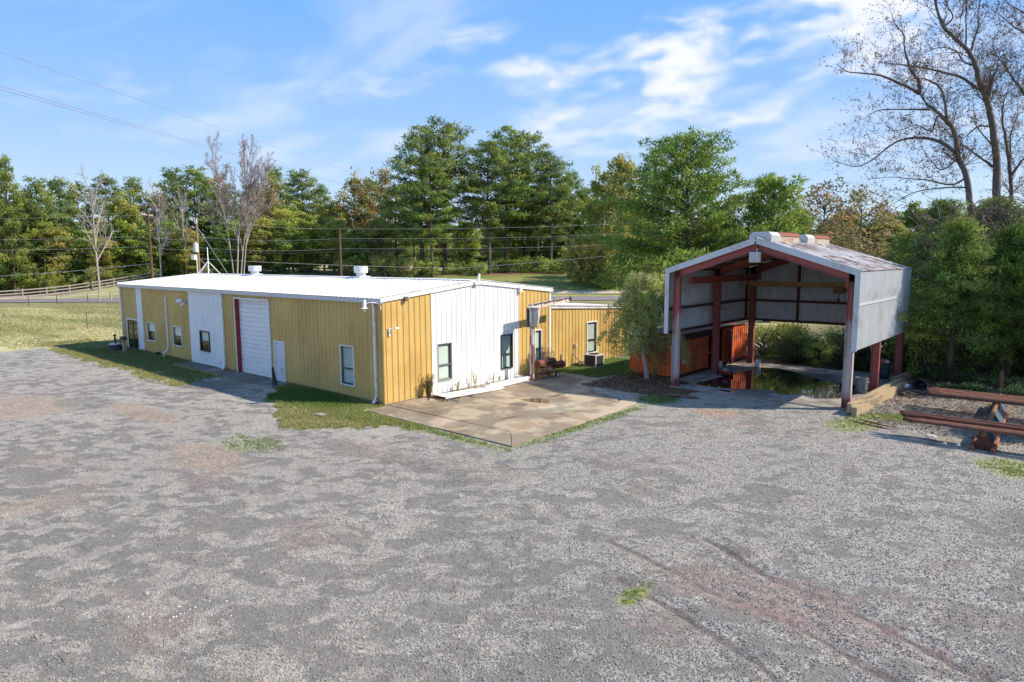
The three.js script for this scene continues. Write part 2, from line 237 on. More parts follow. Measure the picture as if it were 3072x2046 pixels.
// the land around, rising gently beyond the road
{
  const xs = [], zs = []; const grade = (a, b, A, B, out) => { let v = A; while (v < a) { out.push(v); v += Math.max(3, (a - v) * 0.22); } for (v = a; v < b; v += 2.5) out.push(v); let st = 3; for (v = b; v < B; v += st) { out.push(v); st *= 1.22; } out.push(B); };
  grade(-150, 40, -1400, 900, xs); grade(-120, 36, -1400, 900, zs);
  const nx = xs.length, nz = zs.length, pos = new Float32Array(nx * nz * 3), col = new Float32Array(nx * nz * 3), uv = new Float32Array(nx * nz * 2), idx = [];
  for (let j = 0; j < nz; j++) for (let i = 0; i < nx; i++) {
    const x = xs[i], z = zs[j], k = j * nx + i, s = sOf(x, z), w = wOf(x, z), inYard = x > -44 && x < 32 && z > -32 && z < 28;
    pos[k * 3] = x; pos[k * 3 + 1] = hgt(x, z) - (inYard ? 0.35 : 0.03); pos[k * 3 + 2] = z; uv[k * 2] = x / 17; uv[k * 2 + 1] = z / 17;
    const f = fbm(x * 0.1, z * 0.34, 4); let c = mixc(PAST, mixc(GRASS, DRY, 0.35), 0.75 * ss(0.4, 0.62, f));
    c = mixc(c, [0.42, 0.36, 0.26], 0.6 * ss(0.56, 0.7, fbm(x * 0.14 + 30, z * 0.5, 3)));
    c = mixc(c, [0.25, 0.24, 0.10], ss(58, 62, s + 4 * f) * ss(69, 67, s)); // rough verge
    c = mixc(c, [0.30, 0.225, 0.17], ss(77, 80, s) * ss(-60, -75, w)); // bare ground beyond the road on the left
    const lawn = ss(76, 78, s) * ss(-70, -50, w); c = mixc(c, mixc([0.17, 0.22, 0.05], [0.25, 0.26, 0.08], ss(0.4, 0.6, fbm(x * 0.15, z * 0.15, 3))), lawn);
    c = mixc(c, [0.21, 0.105, 0.055], ss(95, 99, s + 6 * (f - 0.5)) * ss(-40, -26, w) * ss(104, 101, s)); // pine straw and red earth under the pines
    c = mixc(c, [0.17, 0.16, 0.06], ss(101, 105, s)); c = mixc(c, [0.33, 0.33, 0.13], ss(118, 124, s)); // a pale meadow behind
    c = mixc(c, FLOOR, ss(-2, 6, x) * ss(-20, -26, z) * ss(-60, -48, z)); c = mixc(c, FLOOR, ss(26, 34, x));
    if (x > -45 && x < 33 && z > 24) c = G0;
    col.set(c, k * 3);
  }
  for (let j = 0; j + 1 < nz; j++) for (let i = 0; i + 1 < nx; i++) { const a = j * nx + i, b = a + 1, c = a + nx, d = c + 1; idx.push(a, c, b, b, c, d); }
  const g = new THREE.BufferGeometry(); g.setAttribute('position', new THREE.BufferAttribute(pos, 3)); g.setAttribute('color', new THREE.BufferAttribute(col, 3)); g.setAttribute('uv', new THREE.BufferAttribute(uv, 2)); g.setIndex(idx); g.computeVertexNormals();
  const t = tex(1024, 1024, (u, v) => { const k = 0.62 + 0.34 * tfbm(u, v, 12, 3, 2) + 0.42 * (tn(u, v, 160, 4) * 0.6 + tn(u, v, 320, 9) * 0.4); return [k * 0.86, k * 0.86, k * 0.80]; });
  const o = new THREE.Mesh(g, new THREE.MeshStandardMaterial({ map: t, vertexColors: true, roughness: 0.97, side: THREE.DoubleSide })); o.name = 'ground'; o.userData.kind = 'structure'; o.receiveShadow = o.castShadow = true; scene.add(o);
}
// the road behind the building, and a drive beyond it
function strip(name, s0, s1, w0, w1, lift, m) {
  const n = Math.ceil((w1 - w0) / 3), pos = [], uv = [], idx = [], k = 4;
  for (let i = 0; i <= n; i++) for (let q = 0; q <= k; q++) { const w = w0 + (w1 - w0) * i / n, s = s0 + (s1 - s0) * q / k, [x, z] = atSW(s, w); pos.push(x, hgt(x, z) + lift, z); uv.push(s / 4, w / 4); }
  for (let i = 0; i < n; i++) for (let q = 0; q < k; q++) { const a = i * (k + 1) + q; idx.push(a, a + 1, a + k + 1, a + 1, a + k + 2, a + k + 1); }
  const g = new THREE.BufferGeometry(); g.setAttribute('position', new THREE.Float32BufferAttribute(pos, 3)); g.setAttribute('uv', new THREE.Float32BufferAttribute(uv, 2)); g.setIndex(idx); g.computeVertexNormals(); return struct(name, g, m);
}
const asphalt = tex(256, 256, (u, v) => { const k = 0.75 + 0.3 * tfbm(u, v, 8, 4, 1); return [0.22 * k, 0.205 * k, 0.215 * k]; });
strip('road', 69, 75.5, -200, 160, 0.06, M([1, 1, 1], 0.95, { map: asphalt }));
strip('drive', 78.2, 81, -40, 120, 0.07, M([0.52, 0.46, 0.36], 0.95));

// ---------------------------------------------------------------- shared materials
const streak = tex(512, 512, (u, v) => { const a = tn(u, v * 0.12 + 0.01, 48, 2), b = tfbm(u, v, 6, 4, 7), d = ss(0.66, 0.8, tfbm(u, v, 5, 4, 31)); const k = 0.91 + 0.06 * a + 0.07 * b - 0.035 * d; return [k, k * (1 - 0.01 * d), k * (1 - 0.03 * d)]; }, true, 0.24, 0.24);
const streakY = tex(512, 512, (u, v) => { const a = tn(u, v * 0.12 + 0.01, 64, 2), b = tfbm(u, v, 5, 4, 7), d = ss(0.52, 0.74, tfbm(u, v, 4, 5, 37)), t = ss(0.60, 0.75, tfbm(u, v, 14, 3, 57)); const k = 0.86 + 0.12 * a + 0.10 * b - 0.07 * d - 0.06 * t; return [k, k * (1 - 0.06 * d), k * (1 - 0.10 * d)]; }, true, 0.17, 0.17);
const dirtTex = tex(512, 512, (u, v) => { const b = tfbm(u, v, 6, 5, 17), d = ss(0.58, 0.78, b); const k = 0.94 + 0.08 * tn(u, v, 90, 3) - 0.22 * d; return [k, k * (1 - 0.04 * d), k * (1 - 0.12 * d)]; }, true, 0.4, 0.4);
const YEL = [0.585, 0.40, 0.13], WHT = [0.80, 0.80, 0.79];
const yellow = [0, 1, 2, 3].map(i => M(mulc(YEL, [1, 0.93, 1.05, 0.97][i]), 0.5, { map: streakY }));
const whitePanel = [0, 1].map(i => M(mulc(WHT, [1, 0.97][i]), 0.5, { map: streak }));
const whiteTrim = M([0.78, 0.79, 0.80], 0.45, { map: dirtTex });
const whitePlain = M([0.82, 0.82, 0.81], 0.5);
const roofWhite = M([0.86, 0.86, 0.85], 0.42, { map: dirtTex });
const galvTrim = M([0.50, 0.53, 0.56], 0.42, { map: dirtTex, metalness: 0.35 });
const darkFrame = M([0.045, 0.04, 0.036], 0.45);
const glass = P([0.80, 0.90, 0.87], 0.02, { transmission: 1, thickness: 0, ior: 1.5 });
const darkGlass = P([0.35, 0.38, 0.38], 0.02, { transmission: 1, thickness: 0, ior: 1.5 });
const blindMat = M([0.74, 0.74, 0.70], 0.7);
const rustTex = tex(512, 512, (u, v) => { const b = tfbm(u, v, 8, 5, 3), c = tfbm(u, v, 24, 3, 9); let k = mixc([0.16, 0.06, 0.035], [0.30, 0.125, 0.06], b); k = mixc(k, [0.07, 0.035, 0.028], ss(0.55, 0.75, c)); return k; }, true, 1, 1);
const rust = M([1, 1, 1], 0.9, { map: rustTex });
const rustDark = M([0.45, 0.40, 0.42], 0.85, { map: rustTex });
const redOxideTex = tex(512, 512, (u, v) => { const b = tfbm(u, v, 6, 5, 21), d = ss(0.62, 0.75, tfbm(u, v, 9, 4, 44)); let c = mixc([0.36, 0.085, 0.075], [0.27, 0.07, 0.06], b); return mixc(c, [0.12, 0.05, 0.04], d * 0.7); }, true, 0.7, 0.7);
const redOxide = M([1, 1, 1], 0.62, { map: redOxideTex });
// a column whose red primer has worn to chalky grey on its lower part, with rust; the pattern is the paint's own
const wornTex = tex(256, 1024, (u, v) => { const n = tfbm(u, v * 0.5, 8, 5, 5), w = ss(0.10, -0.10, v - 0.60 + (n - 0.5) * 0.5) * ss(0.02, 0.16, v + (n - 0.5) * 0.25); let c = mixc([0.36, 0.085, 0.075], [0.28, 0.07, 0.06], n); c = mixc(c, mixc([0.40, 0.36, 0.38], [0.50, 0.44, 0.40], n), w * 0.9); const r = ss(0.60, 0.72, tfbm(u, v, 7, 5, 61)); c = mixc(c, [0.17, 0.075, 0.04], r * 0.85); c = mixc(c, [0.35, 0.22, 0.10], 0.5 * ss(0.62, 0.75, tfbm(u, v, 6, 4, 71)) * w); return c; }, true, 1, 1);
const wornRed = M([1, 1, 1], 0.7, { map: wornTex });
const concreteTex = tex(1024, 1024, (u, v) => { const a = tfbm(u, v, 6, 6, 3), b = tfbm(u, v, 20, 4, 13), s = ss(0.46, 0.62, tfbm(u, v, 7, 6, 23)), s2 = ss(0.56, 0.64, tfbm(u, v, 11, 5, 83)), g = tn(u, v, 400, 5); const k = 0.80 + 0.28 * a + 0.10 * (b - 0.5) + 0.10 * (g - 0.5); let c = [k, k * 0.985, k * 0.96]; c = mixc(c, mulc(c, 0.5), s * 0.85); c = mixc(c, [c[0] * 0.72, c[1] * 0.62, c[2] * 0.52], s2 * 0.6); return c; }, true, 1 / 9, 1 / 9);
const concWarm = M([0.42, 0.345, 0.245], 0.92, { map: concreteTex }), concWarm2 = M([0.46, 0.38, 0.275], 0.92, { map: concreteTex }), concGrey = M([0.36, 0.345, 0.315], 0.9, { map: concreteTex }), concDark = M([0.24, 0.22, 0.20], 0.92, { map: concreteTex });
const black = M([0.018, 0.018, 0.018], 0.55), steel = M([0.45, 0.46, 0.47], 0.35, { metalness: 0.7 });

// ---------------------------------------------------------------- ribbed cladding, one mesh for each sheet
const RPRO = { p: 0.305, k: [[0, 0], [0.06, 0], [0.066, 0.005], [0.074, 0.005], [0.08, 0], [0.104, 0], [0.134, 0.032], [0.171, 0.032], [0.201, 0], [0.225, 0], [0.231, 0.005], [0.239, 0.005], [0.245, 0]] };
const CPRO = { p: 0.15, k: [[0, 0], [0.025, 0.009], [0.05, 0.028], [0.075, 0.037], [0.10, 0.028], [0.125, 0.009]] };
const proAt = (P, u) => { let t = u - Math.floor(u / P.p) * P.p; const k = P.k; for (let i = 0; i < k.length; i++) { const n = i + 1 < k.length ? k[i + 1] : [P.p, k[0][1]]; if (t <= n[0]) return lerp(k[i][1], n[1], (t - k[i][0]) / (n[0] - k[i][0])); } return 0; };
function sheet(u0, u1, y0, top, holes, P) { // local geometry: u to the right, y up, d outwards (z)
  const bp = new Set([u0, u1]); for (let c = Math.floor(u0 / P.p) * P.p; c < u1; c += P.p) for (const k of P.k) { const u = c + k[0]; if (u > u0 + 1e-4 && u < u1 - 1e-4) bp.add(u); }
  for (const h of holes) for (const u of [h[0], h[1]]) if (u > u0 + 1e-4 && u < u1 - 1e-4) bp.add(u);
  const us = [...bp].sort((a, b) => a - b), pos = [], uv = [];
  for (let i = 0; i + 1 < us.length; i++) {
    const a = us[i], b = us[i + 1]; if (b - a < 1e-5) continue; const m = (a + b) / 2, da = proAt(P, a + 1e-6), db = proAt(P, b - 1e-6);
    let spans = [[y0, null]]; const hs = holes.filter(h => m > h[0] && m < h[1]).sort((p, q) => p[2] - q[2]);
    spans = []; let c = y0; for (const h of hs) { if (h[2] > c + 1e-4) spans.push([c, h[2], h[2]]); c = h[3]; } spans.push([c, top(a), top(b)]);
    for (const [lo, ta, tb] of spans) { if (ta <= lo && tb <= lo) continue;
      pos.push(a, lo, da, b, lo, db, b, tb, db, a, lo, da, b, tb, db, a, ta, da); uv.push(a, lo, b, lo, b, tb, a, lo, b, tb, a, ta); }
  }
  const g = new THREE.BufferGeometry(); g.setAttribute('position', new THREE.Float32BufferAttribute(pos, 3)); g.setAttribute('uv', new THREE.Float32BufferAttribute(uv, 2)); g.computeVertexNormals(); return g;
}
// wall of sheets: sections = [u0, u1, materials]; placed by a turn and a shift
function cladding(parent, name, sections, w, y0, top, holes, P, turn, shift) {
  let n = 0;
  for (const [a, b, ms] of sections) for (let u = a; u < b - 0.02;) { let e = Math.min(b, Math.floor(u / w + 1.0001) * w); if (b - e < 0.12) e = b; const g = sheet(u, e, y0, top, holes, P); const o = mesh(name, g, ms[(n * 7 + (n >> 1)) % ms.length], parent); o.rotation.y = turn; o.position.set(...shift); n++; u = e; }
}
function place(o, turn, shift) { o.rotation.y = turn; o.position.set(...shift); return o; }
// a window set in a wall: frame with panes, meeting rail and blind as its pieces
function windowIn(parent, turn, shift, u0, u1, y0, y1, o) {
  const w = u1 - u0, h = y1 - y0, cu = (u0 + u1) / 2, cy = (y0 + y1) / 2, t = o.trim || 0.045;
  const fr = place(mesh('window', [bx(w + 2 * t, t, 0.13, cu, y1 + t / 2, 0), bx(w + 2 * t + 0.03, t, 0.16, cu, y0 - t / 2, 0.012), bx(t, h, 0.13, u0 - t / 2, cy, 0), bx(t, h, 0.13, u1 + t / 2, cy, 0)], o.frame, parent), turn, shift);
  const s = 0.035, sash = o.sash || darkFrame, my = y0 + h * (o.rail || 0.42);
  mesh('sash', [bx(w, s, 0.04, cu, y1 - s / 2, 0), bx(w, s, 0.04, cu, y0 + s / 2, 0), bx(s, h - 2 * s, 0.04, u0 + s / 2, cy, 0), bx(s, h - 2 * s, 0.04, u1 - s / 2, cy, 0), bx(w - 2 * s, 0.05, 0.045, cu, my, 0)], sash, fr);
  mesh('pane', new THREE.PlaneGeometry(w - 2 * s, y1 - s - my - 0.025).translate(cu, (y1 - s + my + 0.025) / 2, 0.006), glass, fr);
  mesh('pane', new THREE.PlaneGeometry(w - 2 * s, my - 0.025 - y0 - s).translate(cu, (my - 0.025 + y0 + s) / 2, -0.004), glass, fr);
  const bl = [], lo = y0 + h * (o.blind ?? 0.02); for (let y = y1 - 0.05; y > lo; y -= 0.045) bl.push(bx(w - 0.06, 0.004, 0.048, cu, 0, 0).rotateX(o.tilt ?? 0.95).translate(0, y, -0.075));
  bl.push(bx(w - 0.05, 0.03, 0.03, cu, lo, -0.075)); mesh('blind', bl, blindMat, fr);
  return fr;
}

// ---------------------------------------------------------------- the long metal building
const BA = 28.75, BB = 10.92, BH = 4.3, RIDGE = 4.87;
{
  const b = thing('metal_building', 'long low yellow and white ribbed metal building with a white roof', 'building', [0, 0, 0]);
  const LW = [[-28.75, -26.02, yellow], [-26.02, -25.1, whitePanel], [-25.1, -18.05, yellow], [-18.05, -13.9, whitePanel], [-13.9, 0, yellow]];
  const front = [[-27.83, -25.92, 0, 2.03], [-24.32, -23.12, 0.86, 1.96], [-20.32, -19.19, 0.85, 1.96], [-16.65, -15.57, 0.86, 1.93], [-12.36, -8.9, 0, 3.93], [-8.5, -7.6, 0, 2.0], [-2.92, -2.02, 0.58, 2.23]];
  cladding(b, 'wall_panel', LW, 0.915, 0.02, () => BH, front, RPRO, 0, [0, 0, 0]);
  const gableTop = u => BH + (RIDGE - BH) * (1 - Math.abs(u - BB / 2) / (BB / 2));
  const gw = [[2.94, 3.71, 0.62, 2.22], [7.07, 7.86, 0.62, 2.25], [9.64, 10.13, 0.62, 2.27]], Q = Math.PI / 2;
  cladding(b, 'wall_panel', [[0, 2.585, yellow], [2.585, 8.385, whitePanel], [8.385, BB, yellow]], 0.915, 0.02, gableTop, gw, RPRO, Q, [0, 0, 0]);
  cladding(b, 'wall_panel', [[0, BB, yellow]], 2.745, 0.02, gableTop, [], RPRO, -Q, [-BA, 0, -BB]);
  cladding(b, 'wall_panel', [[0, BA, yellow]], 2.745, 0.02, () => BH, [], RPRO, Math.PI, [0, 0, -BB]);
  mesh('foundation', [bx(BA + 0.1, 0.1, BB + 0.1, -BA / 2, 0.0, -BB / 2)], concDark, b);
  // roof sheets from eave to ridge
  const run = BB / 2 + 0.16, rise = RIDGE - BH, sl = Math.hypot(run, rise), pit = Math.atan2(rise, run); let n = 0;
  for (const side of [0, 1]) for (let u = -BA - 0.08; u < 0.05;) {
    const e = Math.min(0.08, u + 0.915), g = sheet(u, e, 0, () => sl, [], { p: 0.305, k: [[0, 0], [0.1, 0], [0.13, 0.03], [0.17, 0.03], [0.2, 0]] }); g.rotateX(-Math.PI / 2 + pit); g.translate(0, BH + 0.06, 0.16);
    if (side) { g.rotateY(Math.PI); g.translate(-BA, 0, -BB); }
    mesh('roof_sheet', g, roofWhite, b); n++; u = e;
  }
  mesh('ridge_cap', [bx(BA + 0.2, 0.02, 0.3, -BA / 2, RIDGE + 0.105, -BB / 2 + 0.13, pit), bx(BA + 0.2, 0.02, 0.3, -BA / 2, RIDGE + 0.105, -BB / 2 - 0.13, -pit)], roofWhite, b);
  // eave gutters, rake trim, corner trim
  const gut = (z, s) => [bx(BA + 0.24, 0.15, 0.02, -BA / 2, BH - 0.045, z + s * 0.17), bx(BA + 0.24, 0.02, 0.16, -BA / 2, BH - 0.13, z + s * 0.09), bx(BA + 0.24, 0.025, 0.035, -BA / 2, BH + 0.03, z + s * 0.165)];
  mesh('gutter', gut(0, 1), galvTrim, b); mesh('gutter', gut(-BB, -1), galvTrim, b);
  for (const x of [0.062, -BA - 0.062]) { mesh('rake_trim', [bx(0.03, 0.2, sl, x, (BH + RIDGE) / 2 + 0.01, -BB / 4 + 0.06, pit), bx(0.1, 0.02, sl, x, (BH + RIDGE) / 2 + 0.125, -BB / 4 + 0.06, pit)], whiteTrim, b); mesh('rake_trim', [bx(0.03, 0.2, sl, x, (BH + RIDGE) / 2 + 0.01, -BB * 0.75 - 0.06, -pit), bx(0.1, 0.02, sl, x, (BH + RIDGE) / 2 + 0.125, -BB * 0.75 - 0.06, -pit)], whiteTrim, b); }
  mesh('corner_trim', [bx(0.012, BH - 0.16, 0.11, 0.04, BH / 2 - 0.06, -0.03), bx(0.11, BH - 0.16, 0.012, -0.02, BH / 2 - 0.06, 0.042)], yellow[1], b);
  mesh('corner_trim', [bx(0.012, BH - 0.1, 0.12, 0.04, BH / 2 - 0.04, -BB + 0.04)], whiteTrim, b);
  // downspouts with kicked-out feet
  const spout = (x, top) => mesh('downspout', [bx(0.10, top - 0.42, 0.075, x, (top - 0.2) / 2 + 0.1, 0.095), bx(0.10, 0.2, 0.075, x, top - 0.1, 0.12, 0.35), bx(0.10, 0.3, 0.075, x + 0.0, 0.17, 0.17, -0.75), bx(0.11, 0.02, 0.09, x, 1.6, 0.095), bx(0.11, 0.02, 0.09, x, 3.0, 0.095)], whiteTrim, b);
  spout(-0.44, BH - 0.12); spout(-13.68, BH - 0.12); spout(-28.55, BH - 0.12);
  // roller door in sections, set back between red jambs
  const jambM = M([0.30, 0.03, 0.03], 0.6, { map: dirtTex }), rd = mesh('roller_door', [bx(3.44, 3.95, 0.03, -10.63, 1.975, -0.235)], whitePlain, b);
  for (let i = 0; i < 17; i++) mesh('door_slat', cbx(3.38, 0.216, 0.045, 0.012, -10.625, 0.12 + i * 0.231, -0.2), i % 3 ? whitePanel[0] : whitePanel[1], rd);
  mesh('red_jamb', bx(0.04, 3.93, 0.26, -12.34, 1.965, -0.1), jambM, rd); mesh('red_jamb', bx(0.03, 3.93, 0.26, -8.915, 1.965, -0.1), jambM, rd);
  mesh('door_trim', [bx(0.07, 3.98, 0.05, -12.40, 1.99, 0.035), bx(0.07, 3.98, 0.05, -8.865, 1.99, 0.035), bx(3.6, 0.07, 0.05, -10.63, 3.965, 0.036)], whiteTrim, rd);
  // man door
  const md = mesh('door', cbx(0.84, 1.94, 0.04, 0.008, -8.05, 1.0, -0.01), M([0.62, 0.64, 0.68], 0.5, { map: dirtTex }), b);
  mesh('door_frame', [bx(0.06, 2.03, 0.09, -8.5, 1.015, 0.02), bx(0.06, 2.03, 0.09, -7.6, 1.015, 0.02), bx(0.84, 0.06, 0.09, -8.05, 2.0, 0.02)], whiteTrim, md);
  mesh('handle', [cyl([-8.38, 1.0, 0.0], [-8.38, 1.0, 0.07], 0.025), cyl([-8.38, 1.0, 0.065], [-8.26, 1.0, 0.065], 0.011)], steel, md); mesh('lock', cyl([-8.38, 1.12, 0.0], [-8.38, 1.12, 0.03], 0.02), steel, md);
  // glazed entrance, two leaves in dark frames
  const ed = mesh('entrance_frame', [bx(0.07, 2.06, 0.12, -27.84, 1.03, 0), bx(0.07, 2.06, 0.12, -25.91, 1.03, 0), bx(1.86, 0.07, 0.12, -26.875, 2.025, 0)], whiteTrim, b);
  for (const u of [-27.78, -26.86]) { const w = 0.89; mesh('door_leaf', [bx(0.06, 1.94, 0.05, u + 0.03, 0.99, 0), bx(0.06, 1.94, 0.05, u + w - 0.03, 0.99, 0), bx(w - 0.12, 0.07, 0.05, u + w / 2, 1.925, 0), bx(w - 0.12, 0.12, 0.05, u + w / 2, 0.08, 0), bx(w - 0.12, 0.04, 0.05, u + w / 2, 1.0, 0)], darkFrame, ed); mesh('pane', new THREE.PlaneGeometry(w - 0.12, 1.75).translate(u + w / 2, 1.01, 0.004), darkGlass, ed); }
  for (const [a, c] of [[-28.7, -27.9], [-25.86, -18.1], [-13.85, -12.45], [-8.82, -8.55], [-7.55, -0.1]]) mesh('base_flashing', bx(c - a, 0.085, 0.012, (a + c) / 2, 0.085, 0.041), M([0.30, 0.17, 0.085], 0.85, { map: dirtTex }), b);
  // windows
  const wf = { frame: whiteTrim, rail: 0.5, blind: 0.5, tilt: 1.2 };
  windowIn(b, 0, [0, 0, 0], ...front[1], wf); windowIn(b, 0, [0, 0, 0], ...front[2], wf); windowIn(b, 0, [0, 0, 0], ...front[3], { ...wf, frame: darkFrame }); windowIn(b, 0, [0, 0, 0], ...front[6], { ...wf, blind: 0.04, tilt: 0.75, rail: 0.42 });
  windowIn(b, Q, [0, 0, 0], ...gw[0], { frame: M([0.30, 0.30, 0.28], 0.5), blind: 0.03, tilt: 1.15, trim: 0.025, sash: M([0.16, 0.155, 0.145], 0.5) }); windowIn(b, Q, [0, 0, 0], ...gw[1], { frame: darkFrame, trim: 0.022, blind: 0.03, tilt: 0.8 }); windowIn(b, Q, [0, 0, 0], ...gw[2], { frame: whiteTrim, blind: 0.03, tilt: 0.8 });
  // standing pipe on the front, cranked at its foot
  mesh('vent_pipe', pipe([[-21.04, 3.72, 0.1], [-21.04, 2.6, 0.1], [-21.06, 1.2, 0.1], [-21.08, 0.62, 0.1], [-21.12, 0.5, 0.12], [-21.34, 0.26, 0.26], [-21.36, 0.02, 0.28]], 0.045, 8, 48), whitePlain, b);
  mesh('pipe_clip', [bx(0.12, 0.05, 0.1, -21.04, 2.72, 0.09)], galvTrim, b);
  // lamps: twin flood on the front, gooseneck at the corner, small camera and box light on the gable
  const fl = mesh('flood_light', [bx(0.06, 0.16, 0.1, -18.28, 3.5, 0.07), cyl([-18.3, 3.52, 0.1], [-18.45, 3.58, 0.28], 0.02)], galvTrim, b);
  mesh('lamp_head', [cyl([-18.42, 3.6, 0.2], [-18.60, 3.56, 0.42], 0.09, 0.12, 12), cyl([-18.28, 3.46, 0.14], [-18.22, 3.36, 0.34], 0.05, 0.07, 10)], whitePlain, fl);
  const gl = mesh('corner_lamp', [pipe([[0.02, 3.92, 0.1], [0.04, 4.1, 0.14], [-0.05, 4.2, 0.3], [-0.25, 4.2, 0.48], [-0.38, 4.12, 0.56]], 0.022, 6, 20)], whitePlain, b);
  mesh('lamp_head', [cyl([-0.4, 4.2, 0.57], [-0.4, 4.02, 0.57], 0.075, 0.085, 12), cyl([-0.4, 4.02, 0.57], [-0.4, 3.98, 0.57], 0.085, 0.14, 12), cyl([-0.4, 4.32, 0.57], [-0.4, 4.2, 0.57], 0.06, 0.07, 10)], whitePlain, gl);
  mesh('lamp_glass', cyl([-0.4, 3.98, 0.57], [-0.4, 3.86, 0.57], 0.07, 0.05, 10), P([0.9, 0.88, 0.8], 0.1, { transmission: 0.6, thickness: 0.0 }), gl);
  mesh('camera_bracket', [bx(0.07, 0.3, 0.08, 0.07, 3.0, -0.27), cyl([0.1, 3.13, -0.27], [0.32, 3.16, -0.44], 0.02), bx(0.05, 0.05, 0.2, 0.3, 3.16, -0.48)], whitePlain, b);
  mesh('box_light', [cbx(0.13, 0.2, 0.16, 0.015, 0.1, 4.3, -1.13)], M([0.12, 0.11, 0.1], 0.5), b);
  mesh('gable_antenna', [bx(0.12, 0.14, 0.28, 0.12, RIDGE - 0.04, -5.3), cyl([0.1, RIDGE + 0.02, -5.42], [0.1, RIDGE + 0.38, -5.5], 0.08, 0.055, 10)], M([0.76, 0.72, 0.64], 0.6), b);
  mesh('junction_box', [cbx(0.14, 0.26, 0.2, 0.02, 0.1, 4.42, -8.42)], whiteTrim, b);
  mesh('tap', [cyl([-16.0, 0.36, 0.02], [-16.0, 0.36, 0.12], 0.018), cyl([-14.25, 0.36, 0.02], [-14.25, 0.36, 0.12], 0.03)], steel, b);
  // roof vents and mast
  for (const [x, r] of [[-20.5, 0.40], [-8.85, 0.37]]) { const v = mesh('roof_vent', [cyl([x, RIDGE, -5.46], [x, RIDGE + 0.36, -5.46], 0.26, 0.26, 20), bx(0.7, 0.16, 0.7, x, RIDGE + 0.08, -5.46)], M([0.66, 0.69, 0.72], 0.4, { map: dirtTex }), b); mesh('vent_hood', [cyl([x, RIDGE + 0.34, -5.46], [x, RIDGE + 0.66, -5.46], r, r * 1.04, 24), cyl([x, RIDGE + 0.66, -5.46], [x, RIDGE + 0.69, -5.46], r * 1.06, r * 0.9, 24)], M([0.66, 0.69, 0.72], 0.4, { map: dirtTex }), v); }
  const mast = mesh('antenna_mast', [cyl([-27.6, RIDGE, -5.6], [-27.6, RIDGE + 2.0, -5.6], 0.035, 0.03)], whitePlain, b);
  for (const [dx, dz] of [[-0.9, 0.3], [0.8, 0.4], [0.1, -0.9], [-0.4, 0.7]]) mesh('brace', cyl([-27.6 + dx, RIDGE - 0.02, -5.6 + dz], [-27.6, RIDGE + 1.0, -5.6], 0.022), whitePlain, mast);
  for (const x of [-18, -12.2, -5.6, -15.5, -3]) mesh('roof_pipe', [cyl([x, RIDGE - 0.1, -4.6], [x, RIDGE + 0.1, -4.6], 0.04)], galvTrim, b);
}
// ---------------------------------------------------------------- lean-to annex in line with the gable
{
  const b = thing('lean_to_annex', 'low yellow ribbed lean-to annex at the right end of the long building', 'building', [0, 0, 0]);
  const Q = Math.PI / 2, u0 = BB + 0.06, u1 = 18.6, top = u => lerp(3.42, 2.98, (u - u0) / (u1 - u0)), w4 = [14.34, 15.26, 0.6, 2.33];
  cladding(b, 'wall_panel', [[u0, u1, yellow]], 0.915, 0.02, top, [w4], RPRO, Q, [-0.02, 0, 0]);
  cladding(b, 'wall_panel', [[0, 14, yellow]], 2.745, 0.02, () => 2.98, [], RPRO, Math.PI, [-0.02, 0, -u1]);
  cladding(b, 'wall_panel', [[0, u1 - u0, yellow]], 2.745, 0.02, u => lerp(2.98, 3.42, u / (u1 - u0)), [], RPRO, -Q, [-14.02, 0, -u1]);
  windowIn(b, Q, [-0.02, 0, 0], ...w4, { frame: whiteTrim, blind: 0.05, tilt: 0.6 });
  const run = u1 - u0 + 0.1, rise = 0.44, sl = Math.hypot(run, rise), pit = Math.atan2(rise, run);
  for (let u = -14.1; u < 0.1;) { const e = Math.min(0.13, u + 0.915), g = sheet(u, e, 0, () => sl, [], { p: 0.305, k: [[0, 0], [0.1, 0], [0.13, 0.03], [0.17, 0.03], [0.2, 0]] }); g.rotateX(-Math.PI / 2 - 0); g.rotateX(-pit); g.translate(0, 3.47, -u0); mesh('roof_sheet', g, roofWhite, b); u = e; }
  mesh('rake_trim', [bx(0.03, 0.16, sl, 0.055, (3.42 + 2.98) / 2 + 0.0, -(u0 + u1) / 2, -pit), bx(0.12, 0.02, sl, 0.05, (3.42 + 2.98) / 2 + 0.095, -(u0 + u1) / 2, -pit)], M([0.62, 0.62, 0.64], 0.5, { map: dirtTex }), b);
  mesh('foundation', [bx(14, 0.09, u1 - u0, -6.98, 0, -(u0 + u1) / 2)], concDark, b);
  const mb = mesh('meter_box', [cbx(0.1, 0.17, 0.13, 0.012, 0.09, 1.18, -13.15)], M([0.5, 0.5, 0.48], 0.5), b); mesh('conduit', [cyl([0.07, 0.0, -13.12], [0.07, 1.1, -13.12], 0.02)], M([0.2, 0.13, 0.09], 0.7), mb);
}
